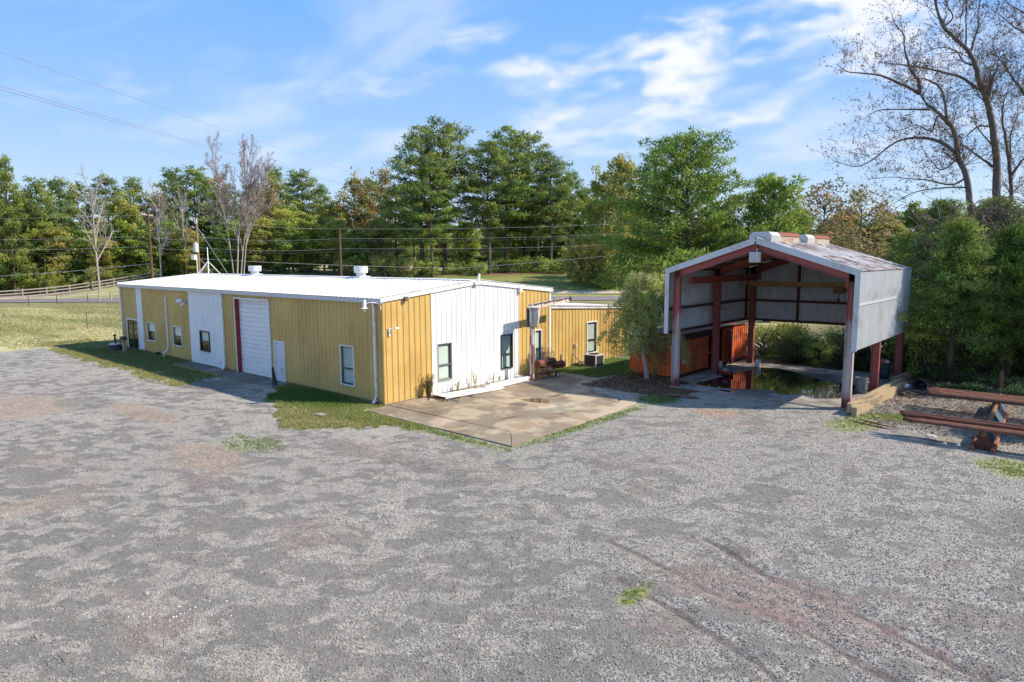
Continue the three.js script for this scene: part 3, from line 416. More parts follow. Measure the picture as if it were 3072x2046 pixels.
// ---------------------------------------------------------------- slabs
function slab(name, pts, y0, y1, m, shrink = 0) { // polygon in x, z
  const s = new THREE.Shape(pts.map(p => new THREE.Vector2(p[0], -p[1]))), g = new THREE.ExtrudeGeometry(s, { depth: y1 - y0 - 0.01, bevelEnabled: true, bevelThickness: 0.01, bevelSize: 0.012, bevelOffset: -0.012, bevelSegments: 1 }); g.rotateX(-Math.PI / 2); g.translate(0, y0, 0); return struct(name, uvm(g), m);
}
const ragged = (a, b, n, amp, seed) => { const r = rngOf(seed), o = []; for (let i = 1; i < n; i++) { const t = i / n; o.push([lerp(a[0], b[0], t) + (r() - 0.5) * amp, lerp(a[1], b[1], t) + (r() - 0.5) * amp]); } return o; };
slab('concrete_apron', [[0.12, -0.03], [6.72, -0.05], [6.82, -6.75], ...ragged([6.82, -6.75], [3.4, -8.9], 8, 0.5, 4), [3.4, -8.9], [3.7, -9.6], ...ragged([3.7, -9.6], [2.2, -10.9], 5, 0.3, 9), [2.2, -10.9], [0.12, -10.6]], -0.08, 0.05, concWarm);
{ const crackM = M([0.10, 0.085, 0.065], 0.95), ap = scene.children[scene.children.length - 1], r = rngOf(66); for (const p of [[[4.2, -5.4], [4.35, -5.9], [4.2, -6.6], [4.5, -7.4]], [[0.8, -3.1], [2.2, -3.4], [3.6, -3.2], [4.9, -3.6], [6.7, -3.3]], [[5.6, -0.4], [5.3, -1.2], [5.5, -2.2]]]) { const q = new THREE.CatmullRomCurve3(p.map(a => V(a[0], 0, a[1]))).getPoints(40), s = new THREE.Shape(), L = [], R = []; q.forEach((v, i) => { const w = 0.012 + 0.018 * r(), j = (r() - 0.5) * 0.06; L.push([v.x + j, v.z - w + j]); R.unshift([v.x + j, v.z + w + j]); }); const sh = new THREE.Shape([...L, ...R].map(a => new THREE.Vector2(a[0], -a[1]))), g = new THREE.ShapeGeometry(sh); g.rotateX(-Math.PI / 2); g.translate(0, 0.0535, 0); mesh('crack', uvm(g), crackM, ap); } }
slab('apron_strip', [[0.3, 1.12], [4.1, 1.18], [4.1, 0.0], [0.18, 0.02]], -0.08, 0.042, concWarm2);
slab('apron_strip', [[4.12, 1.18], [7.92, 1.21], [6.77, -0.03], [4.12, 0.0]], -0.08, 0.046, concWarm2);
slab('apron_strip', [[7.93, 1.20], [7.86, -3.1], [6.8, -3.1], [6.78, -0.05]], -0.08, 0.044, concWarm2);
slab('apron_strip', [[7.86, -3.13], [7.68, -6.8], [7.3, -7.7], [6.9, -7.0], [6.8, -3.13]], -0.08, 0.04, concWarm2);
slab('door_pad', [[-12.6, 0.07], [-12.6, 1.0], [-9.9, 1.25], [-8.8, 1.2], [-8.8, 0.07]], -0.08, 0.035, concDark);
slab('door_pad', [[-8.77, 0.07], [-8.77, 1.1], [-7.2, 1.0], [-7.2, 0.07]], -0.08, 0.04, concGrey);
slab('door_pad', [[-18.2, 0.07], [-18.2, 0.9], [-12.64, 1.0], [-12.64, 0.07]], -0.08, 0.03, concDark);
slab('door_pad', [[-28, 0.07], [-28, 1.2], [-25.6, 1.2], [-25.6, 0.07]], -0.08, 0.035, concDark);
slab('shed_slab', [[7.0, -11.0], ...ragged([7.0, -11.0], [14.5, -10.9], 12, 0.12, 3), [14.5, -10.9], [14.55, -20.6], [6.5, -20.6], [6.5, -13]], -0.08, 0.06, concGrey);
// standing water
function puddle(name, pts, y, m) { const c = new THREE.CatmullRomCurve3(pts.map(p => V(p[0], 0, p[1])), true), q = c.getPoints(90), s = new THREE.Shape(q.map(p => new THREE.Vector2(p.x, -p.z))), g = new THREE.ShapeGeometry(s); g.rotateX(-Math.PI / 2); g.translate(0, y, 0); return struct(name, uvm(g), m); }
const water = P([0.022, 0.020, 0.017], 0.025, { ior: 1.33 }), wetBrown = P([0.12, 0.085, 0.055], 0.08, { ior: 1.33 });
puddle('puddle', [[7.7, -12.2], [7.7, -13.4], [7.9, -15.5], [8.2, -18.6], [8.8, -19.1], [9.8, -18.8], [10.4, -18.1], [11.3, -17.5], [12.3, -16.7], [13.4, -16.6], [14.1, -16.0], [14.0, -14.2], [13.7, -13.0], [12.9, -12.3], [12.1, -12.8], [11.6, -12.2], [10.8, -13.0], [9.6, -12.2], [8.6, -12.0]], 0.064, water);
puddle('puddle', [[9.1, -11.6], [9.6, -11.7], [9.9, -11.5], [9.4, -11.35]], 0.064, water);
puddle('puddle', [[3.6, -4.3], [4.0, -4.9], [4.7, -4.9], [4.9, -4.45], [4.3, -4.2]], 0.054, wetBrown);
puddle('puddle', [[3.8, -3.3], [3.9, -3.8], [4.4, -3.8], [4.5, -3.4], [4.1, -3.2]], 0.054, M([0.17, 0.125, 0.085], 0.6));
puddle('pale_patch', [[5.2, -3.4], [5.0, -4.6], [6.0, -5.2], [6.6, -4.4], [6.5, -3.4], [5.9, -3.0]], 0.0545, M([0.47, 0.42, 0.31], 0.95, { map: concreteTex }));

// ---------------------------------------------------------------- the open shed on red steel frames
const galvTex = tex(512, 512, (u, v) => { const a = tfbm(u, v, 8, 4, 5), s = tn(u, v * 0.2, 60, 6), r = ss(0.66, 0.8, tfbm(u, v, 6, 5, 15)); const k = 0.80 + 0.2 * a + 0.08 * s; return mixc([k * 0.97, k, k * 1.0], [0.62 * k, 0.5 * k, 0.4 * k], r * 0.35); }, true, 0.3, 0.3);
const galvRoofTex = tex(1024, 1024, (u, v) => { const a = tfbm(u, v, 10, 4, 5), r = ss(0.52, 0.60, tfbm(u, v, 9, 5, 25)), d = ss(0.60, 0.66, tfbm(u * 1, v, 14, 4, 39)); let c = mulc([0.95, 0.93, 0.92], 0.8 + 0.25 * a); c = mixc(c, [0.42, 0.29, 0.24], r * 0.65); return mixc(c, [0.16, 0.12, 0.11], d * 0.8); }, true, 0.2, 0.2);
const galv = [1, 0.94, 1.04].map(k => M(mulc([0.56, 0.58, 0.60], k), 0.5, { map: galvTex, metalness: 0.15 }));
const galvRoof = [1, 0.9].map(k => M(mulc([0.58, 0.57, 0.57], k), 0.5, { map: galvRoofTex, metalness: 0.2 }));
{
  const X0 = 6.66, X1 = 14.68, XR = 10.7, ZF = -11.05, ZB = -20.35, HE = 5.36, HR = 6.70;
  const s = thing('open_shed', 'open-sided shed of red steel frames clad in corrugated grey metal', 'shed');
  const Q = Math.PI / 2;
  const roofY = x => HE + (HR - HE) * (1 - Math.abs(x - XR) / (XR - X0));
  // columns and rafters: web in the plane of the frame, flanges across it
  const wornGeo = g => { const p = g.attributes.position, uv = g.attributes.uv; for (let i = 0; i < p.count; i++) uv.setXY(i, (p.getX(i) * 0.7 + p.getZ(i) * 0.7), p.getY(i) / 5.1); return g; };
  const frames = [-11.2, -15.5, -20.15];
  frames.forEach((z, k) => {
    for (const [x, t] of [[7.13, -1], [14.45, 1]]) {
      const w = 0.30, h = roofY(x) - 0.12, fz = 0.2, c = [bx(w, h, 0.012, x, h / 2, z), bx(0.014, h, fz, x - w / 2, h / 2, z), bx(0.014, h, fz, x + w / 2, h / 2, z), bx(w + 0.1, 0.025, 0.26, x, 0.072, z)];
      if (k === 0) { for (const g of c) wornGeo(g); }
      const col = mesh('column', c, k === 0 ? wornRed : redOxide, s);
      mesh('gusset', [bx(w - 0.03, 0.012, 0.18, x, h - 0.42, z), bx(0.012, 0.3, 0.16, x, 0.24, z)], redOxide, col);
    }
    const raf = (a, b) => { const A = V(a, roofY(a) - 0.3, z), B = V(b, roofY(b) - 0.3, z), L = A.distanceTo(B), ang = Math.atan2(B.y - A.y, B.x - A.x), g = [bx(L, 0.33, 0.012), bx(L, 0.014, 0.19, 0, 0.165, 0), bx(L, 0.014, 0.19, 0, -0.165, 0)]; for (const q of g) { q.rotateZ(ang); q.translate((A.x + B.x) / 2, (A.y + B.y) / 2, z); } return g; };
    mesh('rafter', raf(6.95, XR), redOxide, s); mesh('rafter', raf(XR, 14.63), redOxide, s);
    mesh('ridge_plate', bx(0.05, 0.3, 0.2, XR, HR - 0.23, z), redOxide, s);
  });
  // purlins and girts
  for (let i = 0; i < 6; i++) { const x = X0 + 0.25 + i * (XR - X0 - 0.4) / 5; for (const xx of [x, 2 * XR - x]) mesh('purlin', bx(0.06, 0.1, ZF - ZB, xx, roofY(xx) - 0.075, (ZF + ZB) / 2), rustDark, s); }
  for (const y of [3.6, 2.52]) { mesh('girt', bx(0.16, 0.1, ZF - ZB - 0.2, X0 + 0.11, y, (ZF + ZB) / 2), rustDark, s); mesh('girt', bx(0.16, 0.1, ZF - ZB - 0.2, X1 - 0.11, y, (ZF + ZB) / 2), rustDark, s); mesh('girt', bx(X1 - X0 - 0.1, 0.12, 0.16, XR - 0.03, y, ZB + 0.12), rustDark, s); }
  for (const x of [9.55, 12.1]) mesh('wind_post', bx(0.12, roofY(x) - 2.6, 0.1, x, (roofY(x) + 2.4) / 2, ZB + 0.1), rustDark, s);
  // corrugated sheets: sides in two lifts, back, roof
  const lift = (turn, shift, u0, u1, lo, hi, out) => cladding(s, 'wall_sheet', [[u0, u1, out]], 0.8, lo, () => hi, [], CPRO, turn, shift);
  lift(Q, [X1, 0, 0], 11.05, 20.35, 2.36, 4.14, galv); lift(Q, [X1 + 0.012, 0, 0], 11.05, 20.35, 4.1, HE, galv);
  lift(-Q, [X0, 0, 0], -20.35, -11.05, 2.5, HE, galv);
  cladding(s, 'wall_sheet', [[-X1, -X0, galv]], 0.8, 2.48, u => roofY(-u), [], CPRO, Math.PI, [0, 0, ZB]);
  mesh('lap_flashing', bx(0.05, 0.09, 9.3, X1 + 0.035, 4.12, (ZF + ZB) / 2), galv[2], s);
  for (const side of [0, 1]) {
    const run = XR - X0 + 0.05, rise = HR - HE, sl = Math.hypot(run, rise), pit = Math.atan2(rise, run); let n = 0;
    for (let u = ZB - 0.05; u < ZF; n++) { const e = Math.min(ZF + 0.02, u + 0.8); const g = sheet(u, e, 0, () => sl, [], CPRO);
      // local u -> z, y -> up the slope
      g.applyMatrix4(new THREE.Matrix4().makeBasis(V(0, 0, 1), V(side ? -Math.cos(pit) : Math.cos(pit), Math.sin(pit), 0), V(side ? Math.sin(pit) : -Math.sin(pit), Math.cos(pit), 0))); g.translate(side ? X1 + 0.05 : X0 - 0.05, HE + 0.015 + (n % 2) * 0.004, 0); g.computeVertexNormals();
      mesh('roof_sheet', g, galvRoof[n % 2], s); u = e; }
  }
  mesh('ridge_cap', [bx(0.3, 0.015, 9.4, XR - 0.14, HR + 0.02, (ZF + ZB) / 2, 0, 0, 0.32), bx(0.3, 0.015, 9.4, XR + 0.14, HR + 0.02, (ZF + ZB) / 2, 0, 0, -0.32)], galvRoof[1], s);
  // grey edge trim round the open front
  const tr = (a, b) => { const L = Math.hypot(b[0] - a[0], b[1] - a[1]), g = bx(L, 0.25, 0.03); g.rotateZ(Math.atan2(b[1] - a[1], b[0] - a[0])); g.translate((a[0] + b[0]) / 2, (a[1] + b[1]) / 2, ZF + 0.045); return g; };
  mesh('front_trim', tr([X0 - 0.06, HE - 0.04], [XR, HR - 0.06]), galv[0], s); mesh('front_trim', tr([XR, HR - 0.06], [X1 + 0.06, HE - 0.04]), galv[0], s);
  mesh('front_trim', bx(0.2, HE - 2.5, 0.032, X0 + 0.04, (HE + 2.45) / 2, ZF + 0.042), galv[1], s); mesh('front_trim', bx(0.2, HE - 2.36, 0.032, X1 - 0.03, (HE + 2.3) / 2, ZF + 0.042), galv[1], s);
  mesh('corner_strip', bx(0.12, HE - 2.4, 0.12, X0 + 0.06, (HE + 2.5) / 2, ZB + 0.06), rustDark, s); mesh('corner_strip', bx(0.03, HE - 2.36, 0.1, X1 + 0.03, (HE + 2.34) / 2, ZF - 0.02), galv[1], s);
  // ridge ventilators
  const vt = tex(256, 256, (u, v) => { const r = ss(0.56, 0.70, tfbm(u, v, 8, 4, 5)), s = ss(0.6, 0.8, tn(u, v * 0.1, 30, 4)); return mixc(mixc([0.46, 0.43, 0.37], [0.32, 0.25, 0.19], s * 0.6), [0.30, 0.11, 0.06], r * 0.55); }, true, 0.3, 0.3);
  for (const [z0, z1] of [[-11.55, -15.0], [-16.2, -19.6]]) {
    const sh = new THREE.Shape([[-0.42, -0.14], [-0.46, 0.14], [-0.32, 0.29], [0.32, 0.29], [0.46, 0.14], [0.42, -0.14]].map(p => new THREE.Vector2(...p)));
    const g = new THREE.ExtrudeGeometry(sh, { depth: z0 - z1, bevelEnabled: false }); g.translate(XR, HR, z1); const v = mesh('ridge_vent', uvm(g), M([1, 1, 1], 0.7, { map: vt }), s);
    { const eg = new THREE.ExtrudeGeometry(sh, { depth: 1.05, bevelEnabled: false }); eg.scale(1.05, 1.05, 1); eg.translate(XR, HR, z0 - 1.0); mesh('vent_end', uvm(eg), galv[1], v); }
    mesh('vent_top', [bx(0.74, 0.03, z0 - z1 - 1.0, XR, HR + 0.31, (z0 + z1) / 2 - 0.55), bx(0.24, 0.03, z0 - z1 - 1.0, XR + 0.40, HR + 0.23, (z0 + z1) / 2 - 0.55, 0, 0, -0.8)], M([0.24, 0.085, 0.055], 0.9, { map: dirtTex }), v);
  }
  // flood lamp at the front apex
  const fl = mesh('flood_lamp', [cbx(0.44, 0.42, 0.22, 0.03, 10.76, 5.94, -10.86), cyl([10.76, 6.1, -10.98], [10.76, 6.3, -11.08], 0.03)], M([0.55, 0.55, 0.54], 0.5, { map: dirtTex }), s);
  mesh('lamp_glass', bx(0.34, 0.30, 0.012, 10.76, 5.93, -10.745), P([0.6, 0.62, 0.62], 0.15, { transmission: 0.4, thickness: 0 }), fl);
  for (const z of [-12.7, -16.6]) mesh('tube_lamp', [bx(0.14, 0.1, 1.25, X0 + 0.28, 3.3, z, 0, 0, 0.5), cyl([X0 + 0.34, 3.25, z - 0.55], [X0 + 0.34, 3.25, z + 0.55], 0.03)], M([0.55, 0.53, 0.52], 0.5, { map: dirtTex }), s);
}
// bridge crane inside: two red runways, a yellow bridge, a hoist
{
  const c = thing('bridge_crane', 'yellow bridge crane on red runway beams under the shed roof', 'crane', [10.7, 0, -18.4]);
  const yel = M([0.33, 0.20, 0.06], 0.65, { map: dirtTex });
  for (const x of [-3.25, 3.42]) mesh('runway_beam', [bx(0.012, 0.3, 8.6, x, 4.9, 2.3), bx(0.16, 0.014, 8.6, x, 5.05, 2.3), bx(0.16, 0.014, 8.6, x, 4.75, 2.3), bx(0.18, 0.3, 0.03, x, 4.9, 6.62)], redOxide, c);
  const b = mesh('bridge_beam', [bx(6.5, 0.24, 0.02, 0.08, 4.58, 0), bx(6.5, 0.02, 0.15, 0.08, 4.70, 0), bx(6.5, 0.02, 0.15, 0.08, 4.46, 0), bx(0.2, 0.2, 0.9, -3.2, 4.62, 0), bx(0.2, 0.2, 0.9, 3.3, 4.62, 0)], yel, c);
  const h = mesh('hoist', [bx(0.5, 0.14, 0.22, 1.35, 4.42, 0.05), cyl([1.12, 4.28, 0.05], [1.58, 4.28, 0.05], 0.12, 0.12, 14), bx(0.16, 0.22, 0.2, 1.75, 4.32, 0.05)], M([0.16, 0.1, 0.05], 0.6), c);
  mesh('hook', [cyl([1.35, 4.2, 0.05], [1.35, 3.9, 0.05], 0.02), bx(0.1, 0.14, 0.07, 1.35, 3.86, 0.05), pipe([[1.35, 3.8, 0.05], [1.43, 3.74, 0.05], [1.4, 3.66, 0.05], [1.31, 3.68, 0.05]], 0.016, 6, 12)], black, h);
}
// orange steel container standing half inside the shed
{
  const ot = tex(512, 512, (u, v) => { const n = tfbm(u, v, 6, 5, 4), r = ss(0.55, 0.70, tfbm(u, v, 7, 5, 14)), s = ss(0.62, 0.8, tn(u, v * 0.15, 40, 8)); let c = mixc([0.62, 0.125, 0.03], [0.50, 0.085, 0.024], n); c = mixc(c, [0.17, 0.07, 0.04], r * 0.8); return mixc(c, [0.20, 0.08, 0.04], s * 0.4); }, true, 0.4, 0.4);
  const or = M([1, 1, 1], 0.75, { map: ot }), c = thing('steel_container', 'rusty orange corrugated steel container half inside the shed', 'container', [4.9, 0, -17.2]);
  const CP = { p: 0.28, k: [[0, 0], [0.08, 0], [0.11, -0.035], [0.22, -0.035], [0.25, 0]] }, X = 1.25, Z0 = 4.25, Z1 = -4.9, H = 2.12;
  const flatP = { p: 0.6, k: [[0, 0], [0.57, 0], [0.58, -0.01], [0.59, -0.01]] };
  cladding(c, 'front_sheet', [[-X, X, [or]]], 1.2, 0.12, () => 1.62, [], flatP, 0, [0, 0, Z0]);
  cladding(c, 'side_sheet', [[-Z0, -0.6, [or]], [1.55, -Z1, [or]]], 1.2, 0.12, () => H - 0.1, [], CP, Math.PI / 2, [X, 0, 0]);
  cladding(c, 'side_sheet', [[Z1, Z0, [or]]], 2.4, 0.12, () => H - 0.1, [], CP, -Math.PI / 2, [-X, 0, 0]);
  cladding(c, 'end_sheet', [[-X, X, [or]]], 1.2, 0.12, () => H - 0.1, [], CP, Math.PI, [0, 0, Z1]);
  mesh('roof', bx(2 * X, 0.05, Z0 - Z1 - 0.5, 0, H + 0.01, (Z0 + Z1) / 2 - 0.25), rustDark, c); mesh('front_slope', bx(2 * X, 0.04, 0.72, 0, 1.85, Z0 - 0.27, 0.75), or, c);
  mesh('floor', bx(2 * X - 0.1, 0.1, Z0 - Z1 - 0.1, 0, 0.07, (Z0 + Z1) / 2), rustDark, c);
  mesh('rail', [bx(0.1, 0.34, 4.9, X + 0.02, H - 0.12, 1.8), bx(0.1, 0.12, Z0 - Z1, X + 0.02, 0.08, (Z0 + Z1) / 2)], M([0.30, 0.15, 0.12], 0.85, { map: rustTex }), c);
  mesh('door_post', [bx(0.1, H - 0.2, 0.1, X, H / 2, 0.55), bx(0.1, H - 0.2, 0.1, X, H / 2, -1.5)], or, c);
  const d = mesh('open_door', bx(0.05, H - 0.3, 1.0, X + 0.3, H / 2, -1.75, 0, 0.55), M([0.30, 0.16, 0.12], 0.85), c); mesh('door_bar', cyl([X + 0.36, 0.25, -1.7], [X + 0.36, H - 0.3, -1.7], 0.02), rust, d);
  mesh('label_plate', bx(0.012, 0.26, 0.36, X + 0.03, 0.78, 3.3), M([0.55, 0.50, 0.46], 0.6, { map: dirtTex }), c);
}
single('coiled_hose', [...[0, 1, 2, 3].map(i => { const c = new THREE.TorusGeometry(0.4 - i * 0.035, 0.018, 6, 28); c.scale(0.45, 1.35, 1); c.rotateY(Math.PI / 2); c.translate(6.32 + i * 0.025, 0.9, -15.0 + i * 0.06); return c; })], M([0.35, 0.09, 0.06], 0.7), 'red hose hanging in loops on the orange container', 'hose');
// ---------------------------------------------------------------- things on and around the shed slab
function bucket(name, x, y, z, r0, r1, h, m, label, lying) {
  const t = thing(name, label, name.includes('bin') || name.includes('can') ? 'bin' : 'bucket', [x, y, z]);
  const pts = [[0, 0.0], [r0, 0], [r0 + (r1 - r0) * 0.3, h * 0.3], [r0 + (r1 - r0) * 0.32 + 0.006, h * 0.32], [r1, h - 0.02], [r1 + 0.015, h - 0.015], [r1 + 0.015, h + 0.01], [r1 - 0.008, h + 0.005], [r0 - 0.01, 0.02], [0, 0.02]].map(p => new THREE.Vector2(...p));
  const g = new THREE.LatheGeometry(pts, 28); const b = mesh('body', g, m, t);
  mesh('handle', pipe([[-r1 - 0.01, h * 0.82, 0], [-r1 - 0.03, h * 0.72, 0.03], [-r1 - 0.03, h * 0.72, -0.03], [-r1 - 0.01, h * 0.82, -0.05]], 0.008, 5, 10), steel, t); mesh('handle', pipe([[r1 + 0.01, h * 0.82, 0], [r1 + 0.03, h * 0.72, 0.03], [r1 + 0.03, h * 0.72, -0.03], [r1 + 0.01, h * 0.82, -0.05]], 0.008, 5, 10), steel, t);
  if (lying) { t.rotation.set(lying[0], lying[1], lying[2]); } return t;
}
const galvBin = M([0.20, 0.21, 0.22], 0.5, { map: galvTex, metalness: 0.3 });
bucket('plastic_bucket', 8.05, 0.064, -18.85, 0.13, 0.15, 0.36, M([0.78, 0.80, 0.83], 0.45), 'white plastic bucket standing at the far edge of the puddle');
bucket('rubbish_bin', 14.14, 0.062, -14.75, 0.21, 0.25, 0.68, galvBin, 'grey metal bin beside the right front post of the shed');
bucket('rubbish_can', 13.98, 0.062, -19.5, 0.25, 0.30, 0.78, M([0.03, 0.035, 0.04], 0.5), 'black bin standing between the two right rear posts');
bucket('rubbish_bin', 15.95, 0.29, -17.55, 0.23, 0.28, 0.66, M([0.05, 0.06, 0.07], 0.45), 'dark bin lying on its side at the edge of the trees', [Math.PI / 2, 0.25, 0]);
bucket('plastic_bucket', 15.5, 0.15, -17.25, 0.12, 0.145, 0.36, M([0.75, 0.76, 0.76], 0.5), 'white plastic bucket lying by the end of the timbers', [0.2, 0.4, 1.45]);
bucket('plastic_bucket', 6.55, 0.062, -17.4, 0.12, 0.14, 0.34, M([0.62, 0.60, 0.52], 0.5), 'cream plastic bucket in the dark container doorway');
for (const [i, [x, z, t]] of [[0, [14.02, -19.5, 0.2]], [1, [13.9, -19.42, 0.9]]]) single('scrap_sack', [new THREE.IcosahedronGeometry(0.2, 2).scale(1, 0.7, 0.9).translate(x, 0.86 + 0.04 * i, z)], M(i ? [0.35, 0.10, 0.07] : [0.45, 0.42, 0.44], 0.9), i ? 'crumpled red rag on top of the black bin' : 'crumpled grey sack filling the top of the black bin', 'rag');
// small push mower and hoses by the middle left post
{
  const m = thing('push_mower', 'small red push mower parked by the middle left post', 'mower', [7.75, 0.062, -15.3], 0.9);
  mesh('deck', [cbx(0.48, 0.14, 0.55, 0.04, 0, 0.16, 0)], M([0.33, 0.03, 0.03], 0.5), m); mesh('engine', [cyl([0, 0.2, 0], [0, 0.36, 0], 0.13, 0.11, 14), bx(0.14, 0.1, 0.2, 0, 0.33, 0.06)], M([0.3, 0.3, 0.3], 0.5), m);
  for (const [x, z] of [[-0.26, 0.22], [0.26, 0.22], [-0.26, -0.22], [0.26, -0.22]]) mesh('wheel', cyl([x - 0.025, 0.1, z], [x + 0.025, 0.1, z], 0.1, 0.1, 14), black, m);
  mesh('handlebar', pipe([[-0.2, 0.2, -0.25], [-0.2, 0.6, -0.7], [-0.2, 0.9, -1.0], [0.2, 0.9, -1.0], [0.2, 0.6, -0.7], [0.2, 0.2, -0.25]], 0.013, 6, 40), black, m);
}
single('garden_hose', pipe([[7.9, 0.085, -11.6], [7.5, 0.085, -11.9], [7.3, 0.08, -12.4], [7.6, 0.085, -12.9], [7.2, 0.085, -13.5], [7.4, 0.085, -14.4], [7.0, 0.085, -15.0]], 0.018, 6, 60), M([0.08, 0.08, 0.07], 0.7), 'dark garden hose snaking along the left edge of the slab', 'hose');
single('hand_tool', [cyl([7.6, 0.085, -15.9], [8.4, 0.2, -17.1], 0.02), bx(0.35, 0.03, 0.06, 7.6, 0.09, -15.9, 0, 0.6)], M([0.48, 0.35, 0.2], 0.8), 'wooden-handled rake lying near the middle left post', 'rake');
single('junk_pile', [...Array.from({ length: 9 }, (_, i) => { const r = rngOf(i + 50); return cbx(0.1 + 0.2 * r(), 0.06 + 0.1 * r(), 0.1 + 0.15 * r(), 0.012, 0, 0, 0).rotateY(r() * 3).translate(7.15 + (r() - 0.5) * 0.5, 0.11 + 0.06 * r(), -11.75 + (r() - 0.5) * 0.4); })], M([0.05, 0.045, 0.045], 0.7), 'small heap of dark scrap at the left front post', 'scrap');
// timbers along the right side
const woodTex = tex(512, 512, (u, v) => { const g = tn(u, v, 90, 3), b = tfbm(u, v, 6, 4, 6), d = ss(0.58, 0.7, tfbm(u, v, 7, 5, 51)); let c = mixc([0.50, 0.36, 0.19], [0.40, 0.27, 0.13], g); c = mulc(c, 0.8 + 0.4 * b); return mixc(c, [0.17, 0.13, 0.09], d * 0.7); }, true, 0.13, 0.5);
const wood = M([0.80, 0.88, 1.05], 0.85, { map: woodTex }), woodGrey = M([0.62, 0.66, 0.72], 0.9, { map: woodTex });
function timber(a, b, w, h, m, label) { const A = V(...a), B = V(...b), L = A.distanceTo(B), t = thing('timber_beam', label, 'timber', [(a[0] + b[0]) / 2, (a[1] + b[1]) / 2, (a[2] + b[2]) / 2], Math.atan2(B.x - A.x, B.z - A.z), 'timbers along the right side of the shed'); const g = cbx(w, h, L, 0.015); const p = g.attributes.position, uv = g.attributes.uv; for (let i = 0; i < p.count; i++) uv.setXY(i, p.getZ(i), p.getX(i) + p.getY(i)); const o = mesh('beam', g, m, t); mesh('bolt', [cyl([w / 2 - 0.005, 0, L * 0.3], [w / 2 + 0.02, 0, L * 0.3], 0.02, 0.02, 8), cyl([w / 2 - 0.005, 0, -L * 0.25], [w / 2 + 0.02, 0, -L * 0.25], 0.02, 0.02, 8)], rustDark, t); return t; }
timber([14.99, 0.19, -10.15], [15.28, 0.17, -17.5], 0.2, 0.34, wood, 'yellowish outer timber on edge at the right of the shed');
timber([14.78, 0.27, -10.3], [15.05, 0.25, -17.7], 0.17, 0.36, wood, 'taller inner timber on edge against the shed slab');
timber([14.72, 0.24, -17.9], [14.95, 0.22, -20.6], 0.2, 0.3, woodGrey, 'grey weathered timber behind the yellowish pair');
{ const r = rngOf(8); const g = []; for (let i = 0; i < 26; i++) { const L = 0.5 + 0.9 * r(), a = r() * 3.1, x = 15.75 + (r() - 0.5) * 1.4, z = -16.5 + (r() - 0.5) * 1.6, y = 0.05 + 0.12 * r(); g.push(beamBetween([x - Math.cos(a) * L / 2, y, z - Math.sin(a) * L / 2], [x + Math.cos(a) * L / 2, y + (r() - 0.5) * 0.12, z + Math.sin(a) * L / 2], 0.05 + 0.06 * r(), 0.025)); } single('stick_heap', g, M([0.14, 0.11, 0.085], 0.9, { map: dirtTex }), 'heap of broken sticks and slats beside the timbers', 'wood scraps'); }
[['flat rusty strip lying on the gravel before the timbers', [15.2, 0.02, -9.3], [17.2, 0.02, -8.6]], ['thin dark lath lying beside the rusty strip', [15.5, 0.02, -9.7], [17.0, 0.02, -8.9]], ['pale broken batten near the end of the timber', [15.3, 0.03, -9.9], [15.9, 0.03, -9.6]]].forEach(([l, a, b], i) => single('scrap_strip', beamBetween(a, b, 0.09, 0.025), i === 2 ? wood : rustDark, l, 'scrap'));
single('bent_plank', [beamBetween([7.75, 0.03, -9.0], [8.45, 0.1, -9.2], 0.22, 0.03), beamBetween([8.45, 0.1, -9.2], [9.15, 0.03, -9.45], 0.22, 0.03)], M([0.15, 0.085, 0.05], 0.85), 'bent brown plank on the gravel in front of the shed', 'plank');
// ---------------------------------------------------------------- pipes on a triangular truss
function pipeRun(a, b, r, label, m) { const t = thing('steel_pipe', label, 'pipe', a, 0, 'long rusty pipes by the shed'); const d = [b[0] - a[0], b[1] - a[1], b[2] - a[2]], L = Math.hypot(...d); const g = new THREE.LatheGeometry([[r * 0.78, 0], [r, 0], [r, L], [r * 0.78, L], [r * 0.78, 0]].map(p => new THREE.Vector2(...p)), 12); g.applyQuaternion(new THREE.Quaternion().setFromUnitVectors(V(0, 1, 0), V(...d).normalize())); const uv = g.attributes.uv; for (let i = 0; i < uv.count; i++) uv.setXY(i, uv.getX(i) * 0.5, uv.getY(i) * L); mesh('tube', g, m, t); mesh('end_collar', cyl(a, [a[0] + d[0] / L * 0.1, a[1] + d[1] / L * 0.1, a[2] + d[2] / L * 0.1], r * 1.12, r * 1.12, 12, true).translate(-a[0], -a[1], -a[2]), rustDark, t); return t; }
const pipeM = [M([0.8, 0.8, 0.88], 0.75, { map: rustTex }), M([0.7, 0.66, 0.7], 0.75, { map: rustTex }), M([1.0, 0.98, 1], 0.75, { map: rustTex })];
[['nearest of the front bundle of rusty pipes', -7.80, 0, 17.2], ['second pipe of the front bundle, low beside the nearest', -7.95, 0, 17.0], ['third pipe of the front bundle, in its middle', -8.11, 0, 17.35], ['fourth pipe of the front bundle, in its middle', -8.27, 0, 16.95], ['fifth pipe of the front bundle, towards the shed', -8.42, 0, 17.1], ['farthest low pipe of the front bundle', -8.57, 0, 17.3], ['nearer of two upper pipes lying on the front bundle', -8.19, 0.1, 16.9], ['farther of two upper pipes lying on the front bundle', -8.50, 0.1, 16.8]].forEach(([l, z, dy, x], i) => pipeRun([x, 0.66 + dy, z + (i % 3) * 0.03], [24.8, 0.64 + dy, z - 0.3 - (i % 2) * 0.06], 0.056, l, pipeM[i % 3]));
